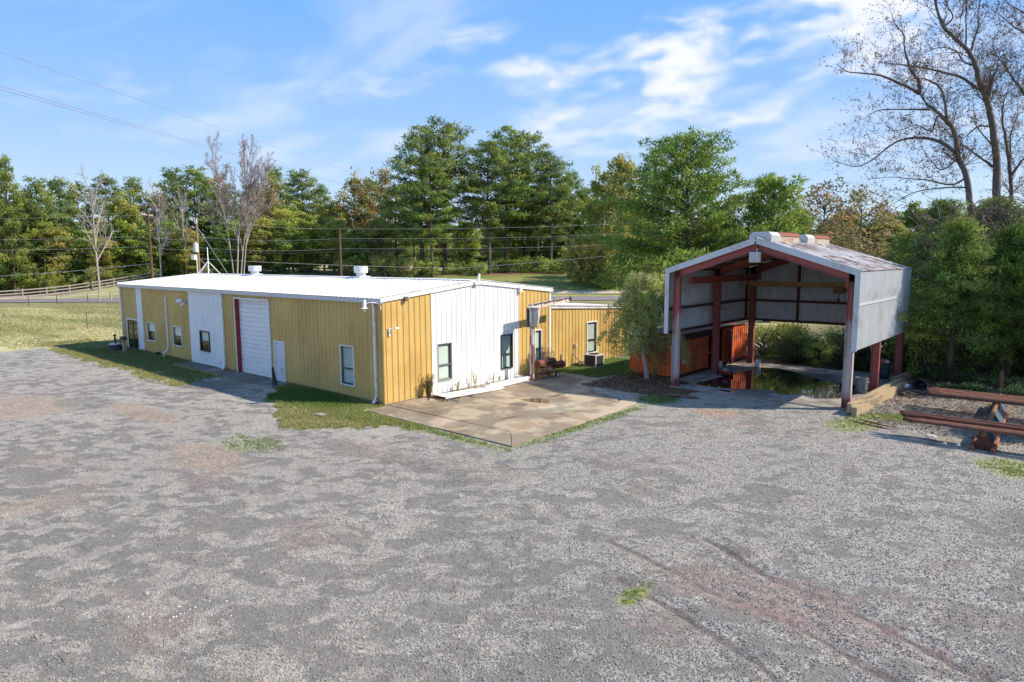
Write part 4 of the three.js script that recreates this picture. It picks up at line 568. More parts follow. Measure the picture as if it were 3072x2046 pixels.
[['near dark pipe of the rear bundle by the trees', -13.0, 16.9], ['second dark pipe of the rear bundle', -13.22, 17.1], ['third dark pipe of the rear bundle', -13.44, 16.8], ['fourth dark pipe of the rear bundle', -13.66, 17.0], ['fifth dark pipe of the rear bundle', -13.88, 16.7], ['farthest dark pipe of the rear bundle', -14.1, 16.85]].forEach(([l, z, x], i) => pipeRun([x, 0.68 + 0.02 * (i % 2), z], [24.8, 0.68, z - 0.15], 0.075, l, pipeM[(i + 1) % 3]));
{
  const t = thing('pipe_truss', 'triangular pipe truss with blue plates lying under the rusty pipes', 'truss', [19.2, 0, -11]);
  const zA = 3.4, zB = -4.4, blue = M([0.035, 0.075, 0.13], 0.55, { map: dirtTex }), rb = M([0.42, 0.30, 0.24], 0.75, { map: rustTex });
  for (const [x, y] of [[-0.27, 0.08], [0.27, 0.08]]) mesh('chord', cyl([x, y, zA], [x - 0.25, y, zB], 0.075, 0.075, 12), rust, t); mesh('chord', cyl([0, 0.52, zA - 0.2], [-0.25, 0.52, zB], 0.07, 0.07, 12), M([0.40, 0.24, 0.12], 0.75, { map: woodTex }), t);
  for (const [z, m] of [[zA - 0.3, rb], [zA - 1.5, blue], [0, blue], [zB + 0.7, blue], [zB + 2.2, blue]]) { const sh = new THREE.Shape([[-0.36, 0.02], [0.36, 0.02], [0.07, 0.5], [-0.07, 0.5]].map(p => new THREE.Vector2(...p))), h = new THREE.Path(); h.absarc(0, 0.2, 0.075, 0, 7); sh.holes.push(h); const g = new THREE.ExtrudeGeometry(sh, { depth: 0.03, bevelEnabled: false }); g.translate(-0.032 * (zA - z), 0, z); mesh('plate', uvm(g), m, t); }
  for (let i = 3; i < 6; i++) { const z = zA - 1 - i * 1.15, o = -0.032 * (zA - z); mesh('side_plate', bx(0.02, 0.42, 0.9, o - 0.16, 0.29, z, 0, 0, -0.55), blue, t); mesh('side_plate', bx(0.02, 0.42, 0.9, o + 0.16, 0.29, z, 0, 0, 0.55), blue, t); }
}
single('steel_stake', [cyl([18.72, 0, -18.5], [18.72, 1.05, -18.5], 0.07, 0.07, 10)], rust, 'short rusty stake standing behind the rear pipe bundle', 'stake');
{ const t = thing('support_trestle', 'low rusty trestle carrying the right ends of the pipes', 'trestle', [23.6, 0, -10.9]); for (const z of [3, -3.2]) for (const q of [-0.25, 0.25]) mesh('leg', cyl([q, 0, z], [0, 0.5, z], 0.05), rust, t); mesh('bar', cyl([0, 0.52, 3.4], [0, 0.52, -3.6], 0.07), rust, t); }
[['white rag on the gravel left of the truss', [17.7, 0, -8.6], 0.2], ['small white stone left of the truss foot', [18.2, 0, -7.9], 0.12], ['white chunk of concrete beside the truss foot', [18.55, 0, -7.95], 0.13]].forEach(([l, p, s], i) => single('pale_rubble', uvm(new THREE.DodecahedronGeometry(s * 0.75, 0).scale(1.3, 0.5, 0.7).rotateY(i).translate(p[0], 0.04, p[2])), M([0.6, 0.6, 0.58], 0.9), l, 'rubble'));
// ---------------------------------------------------------------- jib crane before the gable
{
  const t = thing('jib_crane', 'rusty jib crane post with a horizontal beam before the gable', 'crane', [1.05, 0, -8.15]);
  const worn = M([1, 1, 1], 0.8, { map: tex(256, 512, (u, v) => { const n = tfbm(u, v, 7, 5, 6), w = ss(0.44, 0.56, n + 0.12 * (v - 0.5)); return mixc([0.20, 0.085, 0.05], [0.52, 0.49, 0.47], w); }) });
  mesh('post', cyl([0, 0.0, 0], [0, 3.55, 0], 0.115, 0.115, 16), worn, t); mesh('base_plate', [cyl([0, 0.05, 0], [0, 0.09, 0], 0.24, 0.24, 12)], rust, t);
  const head = mesh('head_frame', [bx(0.03, 0.92, 0.3, 0.2, 3.1, 0.0), bx(0.03, 0.92, 0.3, -0.2, 3.1, 0.0), bx(0.43, 0.03, 0.34, 0, 2.65, 0), bx(0.43, 0.03, 0.34, 0, 3.56, 0), bx(0.03, 0.9, 0.03, 0.2, 3.1, 0.2)], M([0.10, 0.14, 0.17], 0.6, { map: dirtTex }), t);
  mesh('cap', [new THREE.ConeGeometry(0.2, 0.2, 4).rotateY(Math.PI / 4).translate(0, 3.68, 0)], M([0.35, 0.38, 0.42], 0.6), head);
  const gs = new THREE.Shape([[0.12, 3.5], [0.55, 3.55], [0.34, 2.68], [0.12, 2.68]].map(p => new THREE.Vector2(...p))), gg = new THREE.ExtrudeGeometry(gs, { depth: 0.02, bevelEnabled: false }); gg.rotateY(Math.PI / 2); gg.translate(0, 0, 0);
  mesh('gusset', [uvm(gg.clone().translate(-0.1, 0, 0)), uvm(gg.clone().translate(0.1, 0, 0))], worn, t);
  const L = 3.35, g = [bx(0.012, 0.22, L), bx(0.15, 0.016, L, 0, 0.11, 0), bx(0.15, 0.016, L, 0, -0.11, 0)]; for (const q of g) { q.rotateX(0.07); q.translate(0, 3.74, -1.45); } mesh('beam', g, worn, t); mesh('stop_plate', bx(0.16, 0.3, 0.02, 0, 3.86, -3.1), M([0.10, 0.05, 0.05], 0.8), t);
}
// barrel smoker on wheels
{
  const t = thing('barrel_smoker', 'rusty barrel smoker on wheels beside the jib crane post', 'grill', [1.15, 0.05, -9.4]);
  const br = M([0.75, 0.62, 0.62], 0.8, { map: rustTex });
  mesh('drum', [cyl([0, 0.72, 0.95], [0, 0.72, -0.35], 0.21, 0.21, 20)], br, t); const l = mesh('lid', [cyl([0, 0.735, 0.6], [0, 0.735, -0.15], 0.218, 0.218, 20)], rustDark, t); mesh('handle', pipe([[0.2, 0.85, 0.4], [0.27, 0.87, 0.35], [0.27, 0.87, 0.1], [0.2, 0.85, 0.05]], 0.012, 5, 12), rust, l);
  const fb = mesh('firebox', [cyl([0, 0.52, -0.3], [0, 0.52, -1.0], 0.19, 0.19, 18)], br, t); mesh('door', [cyl([0, 0.52, -1.0], [0, 0.52, -1.03], 0.21, 0.21, 18), bx(0.03, 0.4, 0.03, 0.2, 0.55, -1.05)], rustDark, fb);
  mesh('chimney', cyl([0.02, 0.65, -0.92], [0.02, 1.02, -0.92], 0.045, 0.045, 10), steel, t); mesh('shelf', bx(0.22, 0.02, 1.3, 0.3, 0.66, 0.25), rustDark, t);
  for (const [x, z] of [[0.2, 0.75], [-0.2, 0.75], [0.2, -0.25], [-0.2, -0.25]]) mesh('leg', cyl([x, 0, z], [x, 0.62, z], 0.02), rust, t); mesh('lower_shelf', bx(0.44, 0.02, 1.1, 0, 0.22, 0.25), rustDark, t);
  for (const x of [-0.28, 0.28]) { const w = mesh('wheel', cyl([x - 0.03, 0.1, -0.32], [x + 0.03, 0.1, -0.32], 0.13, 0.13, 18), black, t); mesh('hub', cyl([x - 0.035, 0.1, -0.32], [x + 0.037, 0.1, -0.32], 0.07, 0.07, 12), whitePlain, w); }
  mesh('tow_handle', pipe([[0.05, 0.9, -0.25], [0.05, 1.15, -0.3], [0.05, 1.25, -0.22], [0.05, 1.24, -0.05]], 0.016, 6, 16), rust, t);
}
// air conditioner by the annex
{
  const t = thing('air_conditioner', 'dark square air conditioner on the grass by the annex', 'air conditioner', [0.95, 0, -13.65]);
  const shell = M([0.50, 0.51, 0.53], 0.5), grille = M([0.02, 0.024, 0.03], 0.6);
  mesh('pad', cbx(0.95, 0.08, 0.95, 0.01, 0, 0.05, 0), concGrey, t); mesh('coil', cbx(0.74, 0.56, 0.74, 0.04, 0, 0.37, 0), grille, t); mesh('top_panel', [cbx(0.8, 0.06, 0.8, 0.015, 0, 0.68, 0)], shell, t);
  for (const [x, z] of [[0.37, 0.37], [-0.37, 0.37], [0.37, -0.37], [-0.37, -0.37]]) mesh('corner_post', bx(0.06, 0.58, 0.06, x, 0.37, z), shell, t);
  const lv = []; for (let y = 0.14; y < 0.62; y += 0.04) lv.push(bx(0.7, 0.008, 0.02, 0, y, 0.38), bx(0.02, 0.008, 0.7, 0.38, y, 0)); mesh('louvre', lv, M([0.06, 0.065, 0.075], 0.5), t);
  const fg = mesh('fan_guard', [0.28, 0.21, 0.14, 0.07].map(r => new THREE.TorusGeometry(r, 0.008, 5, 30).rotateX(Math.PI / 2).translate(0, 0.725, 0)), black, t); mesh('fan_well', cyl([0, 0.712, 0], [0, 0.716, 0], 0.29, 0.29, 24), black, fg);
}
single('copper_lines', [pipe([[0.05, 0.75, -12.95], [0.25, 0.5, -13.0], [0.45, 0.28, -13.1], [0.6, 0.3, -13.3]], 0.03, 6, 20), pipe([[0.05, 0.66, -13.05], [0.3, 0.35, -13.1], [0.5, 0.18, -13.2], [0.6, 0.22, -13.4]], 0.025, 6, 20)], M([0.25, 0.21, 0.17], 0.8), 'lagged refrigerant lines running from the annex wall to the air conditioner', 'pipes');
// ---------------------------------------------------------------- loose white sheets before the gable
function loose(name, cx, cz, w, L, turn, seed, label) { const g = sheet(-w / 2, w / 2, 0, () => L, [], RPRO), s = 14; const parts = []; const t = thing(name, label, 'metal sheet', [cx, 0.07, cz], turn, 'white metal sheets on the apron'); const g2 = new THREE.PlaneGeometry(w, L, 24, s); g2.rotateX(-Math.PI / 2); const p = g2.attributes.position; for (let i = 0; i < p.count; i++) { const x = p.getX(i), z = p.getZ(i); p.setY(i, proAt(RPRO, x + 10) * 0.9 + 0.015 + 0.05 * ss(0.2, 0.5, Math.abs(z / L)) * fbm(seed + z * 0.9, x * 0.6 + seed, 2) + 0.10 * ss(0.38, 0.5, (seed % 2 ? -1 : 1) * z / L)); } g2.computeVertexNormals(); mesh('ribbed_sheet', g2, whitePanel[0], t); mesh('turned_edge', bx(0.012, 0.04, L * 0.9, w / 2, 0.03, 0), whitePanel[1], t); return t; }
loose('loose_sheet', 0.95, -3.85, 0.95, 3.5, -0.14, 2, 'near white ribbed metal sheet lying on the apron by the gable');
loose('loose_sheet', 0.78, -6.5, 0.85, 2.9, 0.05, 3, 'farther white ribbed metal sheet reaching to the jib post');
{ const r = rngOf(19), g = []; for (let i = 0; i < 34; i++) { const x = 0.5 + 1.1 * r(), z = -1.9 - 1.9 * r(), a = r() * 3.1, L = 0.15 + 0.4 * r(); if (x < 0.9 && z < -2.4) continue; g.push(beamBetween([x, 0.06 + 0.05 * r(), z], [x + Math.cos(a) * L, 0.06 + 0.08 * r(), z + Math.sin(a) * L], 0.02 + 0.05 * r(), 0.012)); } for (let i = 0; i < 16; i++) { const a = 0.5 + 0.3 * r(), z = -4.6 - 1.2 * r(), q = r() * 3; g.push(beamBetween([a, 0.13, z], [a + 0.2 * Math.cos(q), 0.15, z + 0.2 * Math.sin(q)], 0.03, 0.01)); } single('debris', g, M([0.035, 0.03, 0.027], 0.9), 'dark torn scraps around the near white sheet', 'debris'); }
// ---------------------------------------------------------------- along the front of the building
{
  const t = thing('pedestal_box', 'brown box on a pale wooden post before the glass entrance', 'post box', [-25.6, 0, 1.05]);
  mesh('post', cbx(0.16, 0.85, 0.16, 0.012, 0, 0.42, 0), wood, t); mesh('box', cbx(0.52, 0.2, 0.28, 0.03, 0, 0.95, 0.02), M([0.06, 0.04, 0.045], 0.6), t); mesh('footing', cyl([0, 0, 0], [0, 0.16, 0], 0.18, 0.15, 12), concGrey, t);
}
{
  const t = thing('well_cap', 'dark barrel with a pale lid and upright pipe at the far corner', 'well cap', [-27.1, 0, 1.1]);
  mesh('barrel', cyl([0, 0, 0], [0, 0.44, 0], 0.4, 0.38, 20), M([0.05, 0.055, 0.06], 0.7), t); mesh('lid', [cyl([0, 0.44, 0], [0, 0.5, 0], 0.4, 0.3, 20)], M([0.5, 0.5, 0.5], 0.6), t); const p = mesh('standpipe', cyl([0.05, 0.48, 0], [0.05, 1.0, 0], 0.055), black, t); mesh('pipe_cap', cyl([0.05, 0.98, 0], [0.05, 1.1, 0], 0.085), black, p);
}
{ const t = thing('bollard', 'black tapered bollard leaning before the grey door', 'bollard', [-7.38, 0, 0.72]); mesh('shaft', cyl([0, 0, 0], [-0.16, 0.86, -0.02], 0.13, 0.05, 14), black, t); mesh('cap', cyl([-0.16, 0.86, -0.02], [-0.17, 0.9, -0.02], 0.052, 0.03, 12), M([0.16, 0.1, 0.06], 0.7), t); }
single('valve_cover', [cbx(0.5, 0.05, 0.32, 0.01, -0.5, 0.03, 2.65).rotateY(0)], concGrey, 'small concrete cover in the grass near the corner downspout', 'cover');
single('clay_pipe_end', [cyl([-22.55, 0.12, 0.05], [-22.55, 0.1, 0.3], 0.11, 0.11, 14)], M([0.03, 0.025, 0.022], 0.8), 'dark pipe end at the wall foot below the first window', 'pipe');
// ---------------------------------------------------------------- stakes, fences, poles, wires, far house
single('fence_stake', [cyl([-44.4, 0, -2.35], [-44.55, 1.5, -2.35], 0.04, 0.035, 6), bx(0.1, 0.1, 0.03, -44.55, 1.5, -2.35)], rust, 'lone rusty stake standing in the dry pasture', 'stake');
function railFence(label, pts, spacing, h, m, rails, group) {
  const t = thing('rail_fence', label, 'fence', [pts[0][0], hgt(...pts[0]), pts[0][1]]), o = t.position;
  for (let k = 0; k + 1 < pts.length; k++) { const [ax, az] = pts[k], [bx_, bz] = pts[k + 1], L = Math.hypot(bx_ - ax, bz - az), n = Math.round(L / spacing);
    for (let i = 0; i <= n; i++) { if (i === n && k + 2 < pts.length) continue; const x = lerp(ax, bx_, i / n), z = lerp(az, bz, i / n), y = hgt(x, z); mesh('post', bx(0.16, h + 0.3, 0.16, x - o.x, y + h / 2 - 0.1 - o.y, z - o.z), m, t); }
    for (let i = 0; i < n; i++) { const p = q => { const x = lerp(ax, bx_, q / n), z = lerp(az, bz, q / n); return [x - o.x, hgt(x, z) - o.y, z - o.z]; }; for (const r of rails) { const A = p(i), B = p(i + 1); A[1] += r; B[1] += r; mesh('rail', beamBetween(A, B, 0.06, 0.17), m, t); } } }
  return t;
}
const fenceGrey = M([0.28, 0.245, 0.23], 0.9), fenceBlack = M([0.035, 0.032, 0.03], 0.8);
railFence('weathered board fence beyond the road at the far left', [[-102.8, 3], [-105.7, -11.3], [-106.6, -18], [-107.6, -25], [-108.2, -33]], 3.6, 1.45, fenceGrey, [0.3, 0.8, 1.3]);
railFence('black rail fence beyond the road above the white roof', [[-99, -48], [-84, -54], [-72, -56.5]], 3.2, 1.5, fenceBlack, [0.4, 0.9, 1.4]);
{
  const t = thing('wire_fence', 'wire fence on thin posts along the left verge', 'fence', [-88, 0, 0]); const P0 = [[-86, 6], [-87.5, -7.9], [-88, -11.3], [-88.6, -15.3], [-89.2, -17], [-89.4, -18.6], [-89.5, -24]];
  P0.forEach(([x, z], i) => mesh('post', cyl([x + 88, 0, z], [x + 88, i === 4 || i === 5 ? 1.5 : 1.25, z], i === 4 || i === 5 ? 0.13 : 0.05, i === 4 || i === 5 ? 0.12 : 0.045, 7), i === 4 || i === 5 ? wood : rustDark, t));
  for (const y of [0.35, 0.7, 1.05]) for (let i = 0; i + 1 < P0.length; i++) mesh('wire', cyl([P0[i][0] + 88, y, P0[i][1]], [P0[i + 1][0] + 88, y, P0[i + 1][1]], y > 1 ? 0.035 : 0.014, y > 1 ? 0.035 : 0.014, 4), y > 1 ? M([0.5, 0.48, 0.47], 0.7) : rustDark, t);
}
const poleM = M([0.13, 0.075, 0.05], 0.9, { map: dirtTex }), poleTan = M([0.26, 0.17, 0.12], 0.9, { map: dirtTex });
const POLES = [[-77.1, -20.1, 12.3], [-70.3, -23.6, 11.7], [-57.1, -37.2, 10.3], [-23, -66.5, 11.0]];
function utilityPole(i, label, arm, m) { const [x, z, h] = POLES[i], t = thing('utility_pole', label, 'utility pole', [x, hgt(x, z), z], Math.atan2(AL[1], -AL[0]) + Math.PI / 2, 'utility poles along the road'); mesh('pole', cyl([0, -0.5, 0], [0, h, 0], 0.19, 0.13, 10), m, t); if (arm) { mesh('crossarm', bx(2.6, 0.13, 0.12, 0, h - 0.1, 0.12), M([0.45, 0.42, 0.40], 0.8), t); for (const q of [-1.2, -0.5, 0.6, 1.2]) mesh('insulator', cyl([q, h - 0.04, 0.12], [q, h + 0.16, 0.12], 0.05, 0.035, 8), M([0.5, 0.5, 0.52], 0.3), t); mesh('brace', [cyl([-0.9, h - 0.15, 0.13], [0, h - 0.8, 0.13], 0.025), cyl([0.9, h - 0.15, 0.13], [0, h - 0.8, 0.13], 0.025)], steel, t); } return t; }
utilityPole(0, 'dark wooden utility pole with a crossarm at the left', true, poleM);
{ const t = utilityPole(1, 'pale wooden utility pole carrying a grey transformer', false, poleTan); const h = 11.7; const k = mesh('transformer', [cyl([0.36, h - 4.6, 0.1], [0.36, h - 3.4, 0.1], 0.33, 0.33, 16), cyl([0.36, h - 3.4, 0.1], [0.36, h - 3.2, 0.1], 0.1, 0.06, 8)], M([0.55, 0.57, 0.58], 0.5), t); mesh('bushing', cyl([0.5, h - 3.4, 0.1], [0.5, h - 3.1, 0.1], 0.04, 0.03, 8), steel, k); mesh('equipment_box', [bx(0.9, 0.7, 0.4, 0.6, h - 5.3, 0.3)], M([0.62, 0.64, 0.65], 0.5), t); mesh('insulator', [bx(0.3, 0.6, 0.3, 0.15, h - 0.5, 0)], M([0.5, 0.5, 0.52], 0.4), t); mesh('conduit', cyl([0.22, 0, 0.15], [0.22, h - 5.2, 0.15], 0.06), whitePlain, t); }
utilityPole(2, 'thin utility pole standing before the autumn trees', false, poleM);
utilityPole(3, 'utility pole behind the big spreading pine', true, poleM);
const wireM = M([0.10, 0.10, 0.105], 0.6), wirePale = M([0.42, 0.42, 0.43], 0.5);
function wire(label, pts, sag, r, m) { const g = []; for (let k = 0; k + 1 < pts.length; k++) { const a = pts[k], b = pts[k + 1], q = []; for (let i = 0; i <= 10; i++) { const t = i / 10; q.push([lerp(a[0], b[0], t), lerp(a[1], b[1], t) - sag * 4 * t * (1 - t), lerp(a[2], b[2], t)]); } g.push(pipe(q, r, 4, 16)); } return single('overhead_wire', g, m, label, 'wire', 'overhead wires'); }
const PL = [[-115, 12.6], ...POLES.map(p => [p[0], p[1]])];
[['topmost wire of the line along the road', [12, 12.2, 11.5, 10.2, 11], wirePale], ['second wire of the road line, just under the topmost', [9.2, 9.3, 9.1, 8.9, 9.6], wirePale], ['third wire of the road line, paired with the second', [8.9, 9.0, 8.8, 8.6, 9.3], wireM], ['fourth wire of the road line, below the pair', [7.7, 7.9, 7.7, 7.5, 8.2], wirePale], ['lowest wire of the road line', [7.3, 7.3, 7.4, 7.1, 7.8], wireM]].forEach(([l, hs, m]) => wire(l, PL.map((p, i) => [p[0], hs[i] + hgt(...p), p[1]]), 0.35, 0.014, m));
wire('drooping service wire crossing low in front of the left treeline', [[-115, 3.4, 2], [-77.1, 5.6, -20.1]], 0.5, 0.03, wirePale);
wire('pale wire running low across the pines to the right', [[-70.3, 6.2, -23.6], [-49, 4.1 + 0.6, -52], [-23, 7.2, -66.5]], 0.2, 0.022, wirePale);
wire('guy wire slanting down right of the transformer pole', [[-70.3, 10.6, -23.6], [-66.5, 0.1, -28.2]], 0.02, 0.03, wirePale);
wire('second guy wire slanting down near the roof mast', [[-70.3, 6.4, -23.6], [-67, 0.1, -27.4]], 0.02, 0.03, wirePale);
{ const far = [[-85.1, 20.06, -74.5], [-85.3, 18.17, -74.2], [-84.9, 17.9, -74.7]], near = [[-4.12, 12.2, 10.91], [-1.32, 10.6, 11.59], [-1.75, 10.6, 11.51]], nm = ['single upper wire slanting across the sky from the left', 'upper of the paired wires slanting across the sky', 'lower of the paired wires slanting across the sky'];
  near.forEach((a, i) => { const b = far[i], e = [a[0] + (a[0] - b[0]) * 0.18, a[1] - 0.18 * (b[1] - a[1]) + 0.61 * 0.35, a[2] + (a[2] - b[2]) * 0.18]; wire(nm[i], [e, b], 0.35, 0.0085, M([0.25, 0.27, 0.30], 0.6)); });
  const t = thing('utility_pole', 'tall utility pole hidden among the big pines', 'utility pole', [-85.2, 3.6, -74.4], 0, 'utility poles along the road'); mesh('pole', cyl([0, -0.5, 0], [0, 16.9, 0], 0.2, 0.13, 10), poleM, t); mesh('crossarm', bx(1.6, 0.13, 0.12, 0, 14.5, 0, 0, 0.8), poleM, t); }
{ const t = thing('far_house', 'small cream house glimpsed behind the autumn trees', 'house', [-104, 3.6, -84], 0.7); mesh('wall', bx(9, 2.6, 7, 0, 1.3, 0), M([0.55, 0.47, 0.38], 0.9), t); const rs = new THREE.Shape([[-5, 0], [5, 0], [0, 2]].map(p => new THREE.Vector2(...p))), rg = new THREE.ExtrudeGeometry(rs, { depth: 7.6, bevelEnabled: false }); rg.translate(0, 2.6, -3.8); mesh('roof', uvm(rg), M([0.16, 0.14, 0.13], 0.9), t); for (const x of [-2.6, 2.4]) { const w = mesh('window', bx(1.2, 1.1, 0.06, x, 1.4, 3.53), darkFrame, t); mesh('frame', [bx(1.4, 0.1, 0.08, x, 2.0, 3.53), bx(1.4, 0.1, 0.08, x, 0.8, 3.53)], whitePlain, w); } mesh('door', bx(1, 2.05, 0.06, 0, 1.03, 3.53), M([0.2, 0.1, 0.06], 0.7), t); }

// ---------------------------------------------------------------- vegetation
class Buf {
  constructor() { this.p = []; this.n = []; this.c = []; }
  leaf(x, y, z, ox, oy, oz, L, W, col, r, droop = 0) { // one small leaf face, its normal leaning outwards
    let ax = r() * 2 - 1 + ox * 0.6, ay = r() * 2 - 1 + oy * 0.6 - droop, az = r() * 2 - 1 + oz * 0.6; let l = Math.hypot(ax, ay, az) || 1; ax /= l; ay /= l; az /= l;
    let bx_ = r() * 2 - 1, by = r() * 2 - 1, bz = r() * 2 - 1; let cx = ay * bz - az * by, cy = az * bx_ - ax * bz, cz = ax * by - ay * bx_; l = Math.hypot(cx, cy, cz) || 1; cx *= W / 2 / l; cy *= W / 2 / l; cz *= W / 2 / l;
    let p0 = [x - cx, y - cy, z - cz], p1 = [x + cx, y + cy, z + cz]; const p2 = [x + ax * L, y + ay * L, z + az * L];
    let nx = (p1[1] - p0[1]) * (p2[2] - p0[2]) - (p1[2] - p0[2]) * (p2[1] - p0[1]), ny = (p1[2] - p0[2]) * (p2[0] - p0[0]) - (p1[0] - p0[0]) * (p2[2] - p0[2]), nz = (p1[0] - p0[0]) * (p2[1] - p0[1]) - (p1[1] - p0[1]) * (p2[0] - p0[0]);
    l = Math.hypot(nx, ny, nz) || 1; nx /= l; ny /= l; nz /= l;
    if (nx * ox + ny * oy + nz * oz < 0) { const t = p0; p0 = p1; p1 = t; nx = -nx; ny = -ny; nz = -nz; }
    nx = nx * 0.6 + ox * 0.6; ny = ny * 0.6 + oy * 0.6; nz = nz * 0.6 + oz * 0.6; l = Math.hypot(nx, ny, nz) || 1; nx /= l; ny /= l; nz /= l;
    this.p.push(...p0, ...p1, ...p2); for (let i = 0; i < 3; i++) { this.n.push(nx, ny, nz); this.c.push(col[0], col[1], col[2]); }
  }
  limb(pts, rad, sides, col = [1, 1, 1]) { // tapered tube through points
    let prev = null; const n = pts.length;
    for (let i = 0; i < n; i++) {
      const a = pts[Math.max(0, i - 1)], b = pts[Math.min(n - 1, i + 1)]; let d = [b[0] - a[0], b[1] - a[1], b[2] - a[2]], l = Math.hypot(...d) || 1; d = d.map(v => v / l);
      const u0 = Math.abs(d[1]) > 0.9 ? [1, 0, 0] : [0, 1, 0]; let u = [d[1] * u0[2] - d[2] * u0[1], d[2] * u0[0] - d[0] * u0[2], d[0] * u0[1] - d[1] * u0[0]]; l = Math.hypot(...u); u = u.map(v => v / l); const w = [d[1] * u[2] - d[2] * u[1], d[2] * u[0] - d[0] * u[2], d[0] * u[1] - d[1] * u[0]];
      const ring = []; for (let k = 0; k < sides; k++) { const t = k / sides * Math.PI * 2, cs = Math.cos(t), sn = Math.sin(t), nn = [u[0] * cs + w[0] * sn, u[1] * cs + w[1] * sn, u[2] * cs + w[2] * sn], r = rad[i]; ring.push([pts[i][0] + nn[0] * r, pts[i][1] + nn[1] * r, pts[i][2] + nn[2] * r, ...nn]); }
      if (prev) for (let k = 0; k < sides; k++) { const A = prev[k], B = prev[(k + 1) % sides], C = ring[k], D = ring[(k + 1) % sides]; for (const q of [A, B, C, B, D, C]) { this.p.push(q[0], q[1], q[2]); this.n.push(q[3], q[4], q[5]); this.c.push(col[0], col[1], col[2]); } }
      prev = ring;
    }
  }
  geo() { const g = new THREE.BufferGeometry(); g.setAttribute('position', new THREE.Float32BufferAttribute(this.p, 3)); g.setAttribute('normal', new THREE.Float32BufferAttribute(this.n, 3)); g.setAttribute('color', new THREE.Float32BufferAttribute(this.c, 3)); this.p = this.n = this.c = null; return g; }
}
const leafMat = k => new THREE.MeshPhysicalMaterial({ color: RGB(k), vertexColors: true, roughness: 0.95, transmission: 0.5, thickness: 0, specularIntensity: 0.25, side: THREE.DoubleSide });
const LEAF = [[1, 1, 1], [0.88, 0.95, 0.95], [1.12, 1.08, 0.9], [0.95, 1.05, 0.85]].map(leafMat);
const BARK = [[0.11, 0.08, 0.062], [0.34, 0.30, 0.275], [0.13, 0.105, 0.088], [0.37, 0.34, 0.325]].map(c => new THREE.MeshStandardMaterial({ color: RGB(c), roughness: 0.95, side: THREE.DoubleSide }));
const PINE = [[0.169, 0.249, 0.069], [0.239, 0.316, 0.074], [0.134, 0.202, 0.074], [0.31, 0.354, 0.081]];
const GREEN = [[0.259, 0.362, 0.08], [0.337, 0.412, 0.103], [0.194, 0.287, 0.073]], YGREEN = [[0.373, 0.392, 0.097], [0.49, 0.425, 0.107], [0.256, 0.314, 0.086], [0.304, 0.337, 0.086]], AUT = [[0.474, 0.368, 0.136], [0.322, 0.304, 0.113], [0.538, 0.347, 0.136], [0.238, 0.26, 0.091], [0.409, 0.26, 0.136]], OAK = [[0.3, 0.235, 0.13], [0.34, 0.25, 0.12], [0.23, 0.21, 0.11], [0.36, 0.235, 0.11], [0.2, 0.21, 0.1]], REDL = [[0.602, 0.134, 0.095], [0.482, 0.157, 0.113], [0.401, 0.237, 0.113]], CED = [[0.168, 0.261, 0.053], [0.224, 0.33, 0.057], [0.143, 0.209, 0.05], [0.318, 0.384, 0.067]];
const vary = (pal, r) => { const c = pal[(r() * pal.length) | 0], k = 0.78 + 0.44 * r(); return [c[0] * k * (0.94 + 0.12 * r()), c[1] * k, c[2] * k]; };
function puff(B, x, y, z, rx, ry, n, L, W, pal, r, droop) { // a clump of leaves filling a small rounded volume, denser at its outside
  const c = vary(pal, r);
  for (let i = 0; i < n; i++) { let a = r() * 2 - 1, b = r() * 2 - 1, d = r() * 2 - 1, l = Math.hypot(a, b, d) || 1; const q = Math.pow(r(), 0.45); a /= l; b /= l; d /= l; const k = 0.82 + 0.36 * r(); B.leaf(x + a * rx * q, y + b * ry * q, z + d * rx * q, a, b * 0.8 + 0.35, d, L * (0.7 + 0.6 * r()), W * (0.7 + 0.6 * r()), [c[0] * k, c[1] * k, c[2] * k], r, droop); }
}
const bend = (a, b, r, k) => { const L = Math.hypot(b[0] - a[0], b[1] - a[1], b[2] - a[2]); return [a, [lerp(a[0], b[0], 0.35) + (r() - 0.5) * L * k, lerp(a[1], b[1], 0.35) + (r() - 0.3) * L * k, lerp(a[2], b[2], 0.35) + (r() - 0.5) * L * k], [lerp(a[0], b[0], 0.7) + (r() - 0.5) * L * k, lerp(a[1], b[1], 0.7) + (r() - 0.3) * L * k, lerp(a[2], b[2], 0.7) + (r() - 0.5) * L * k], b]; };
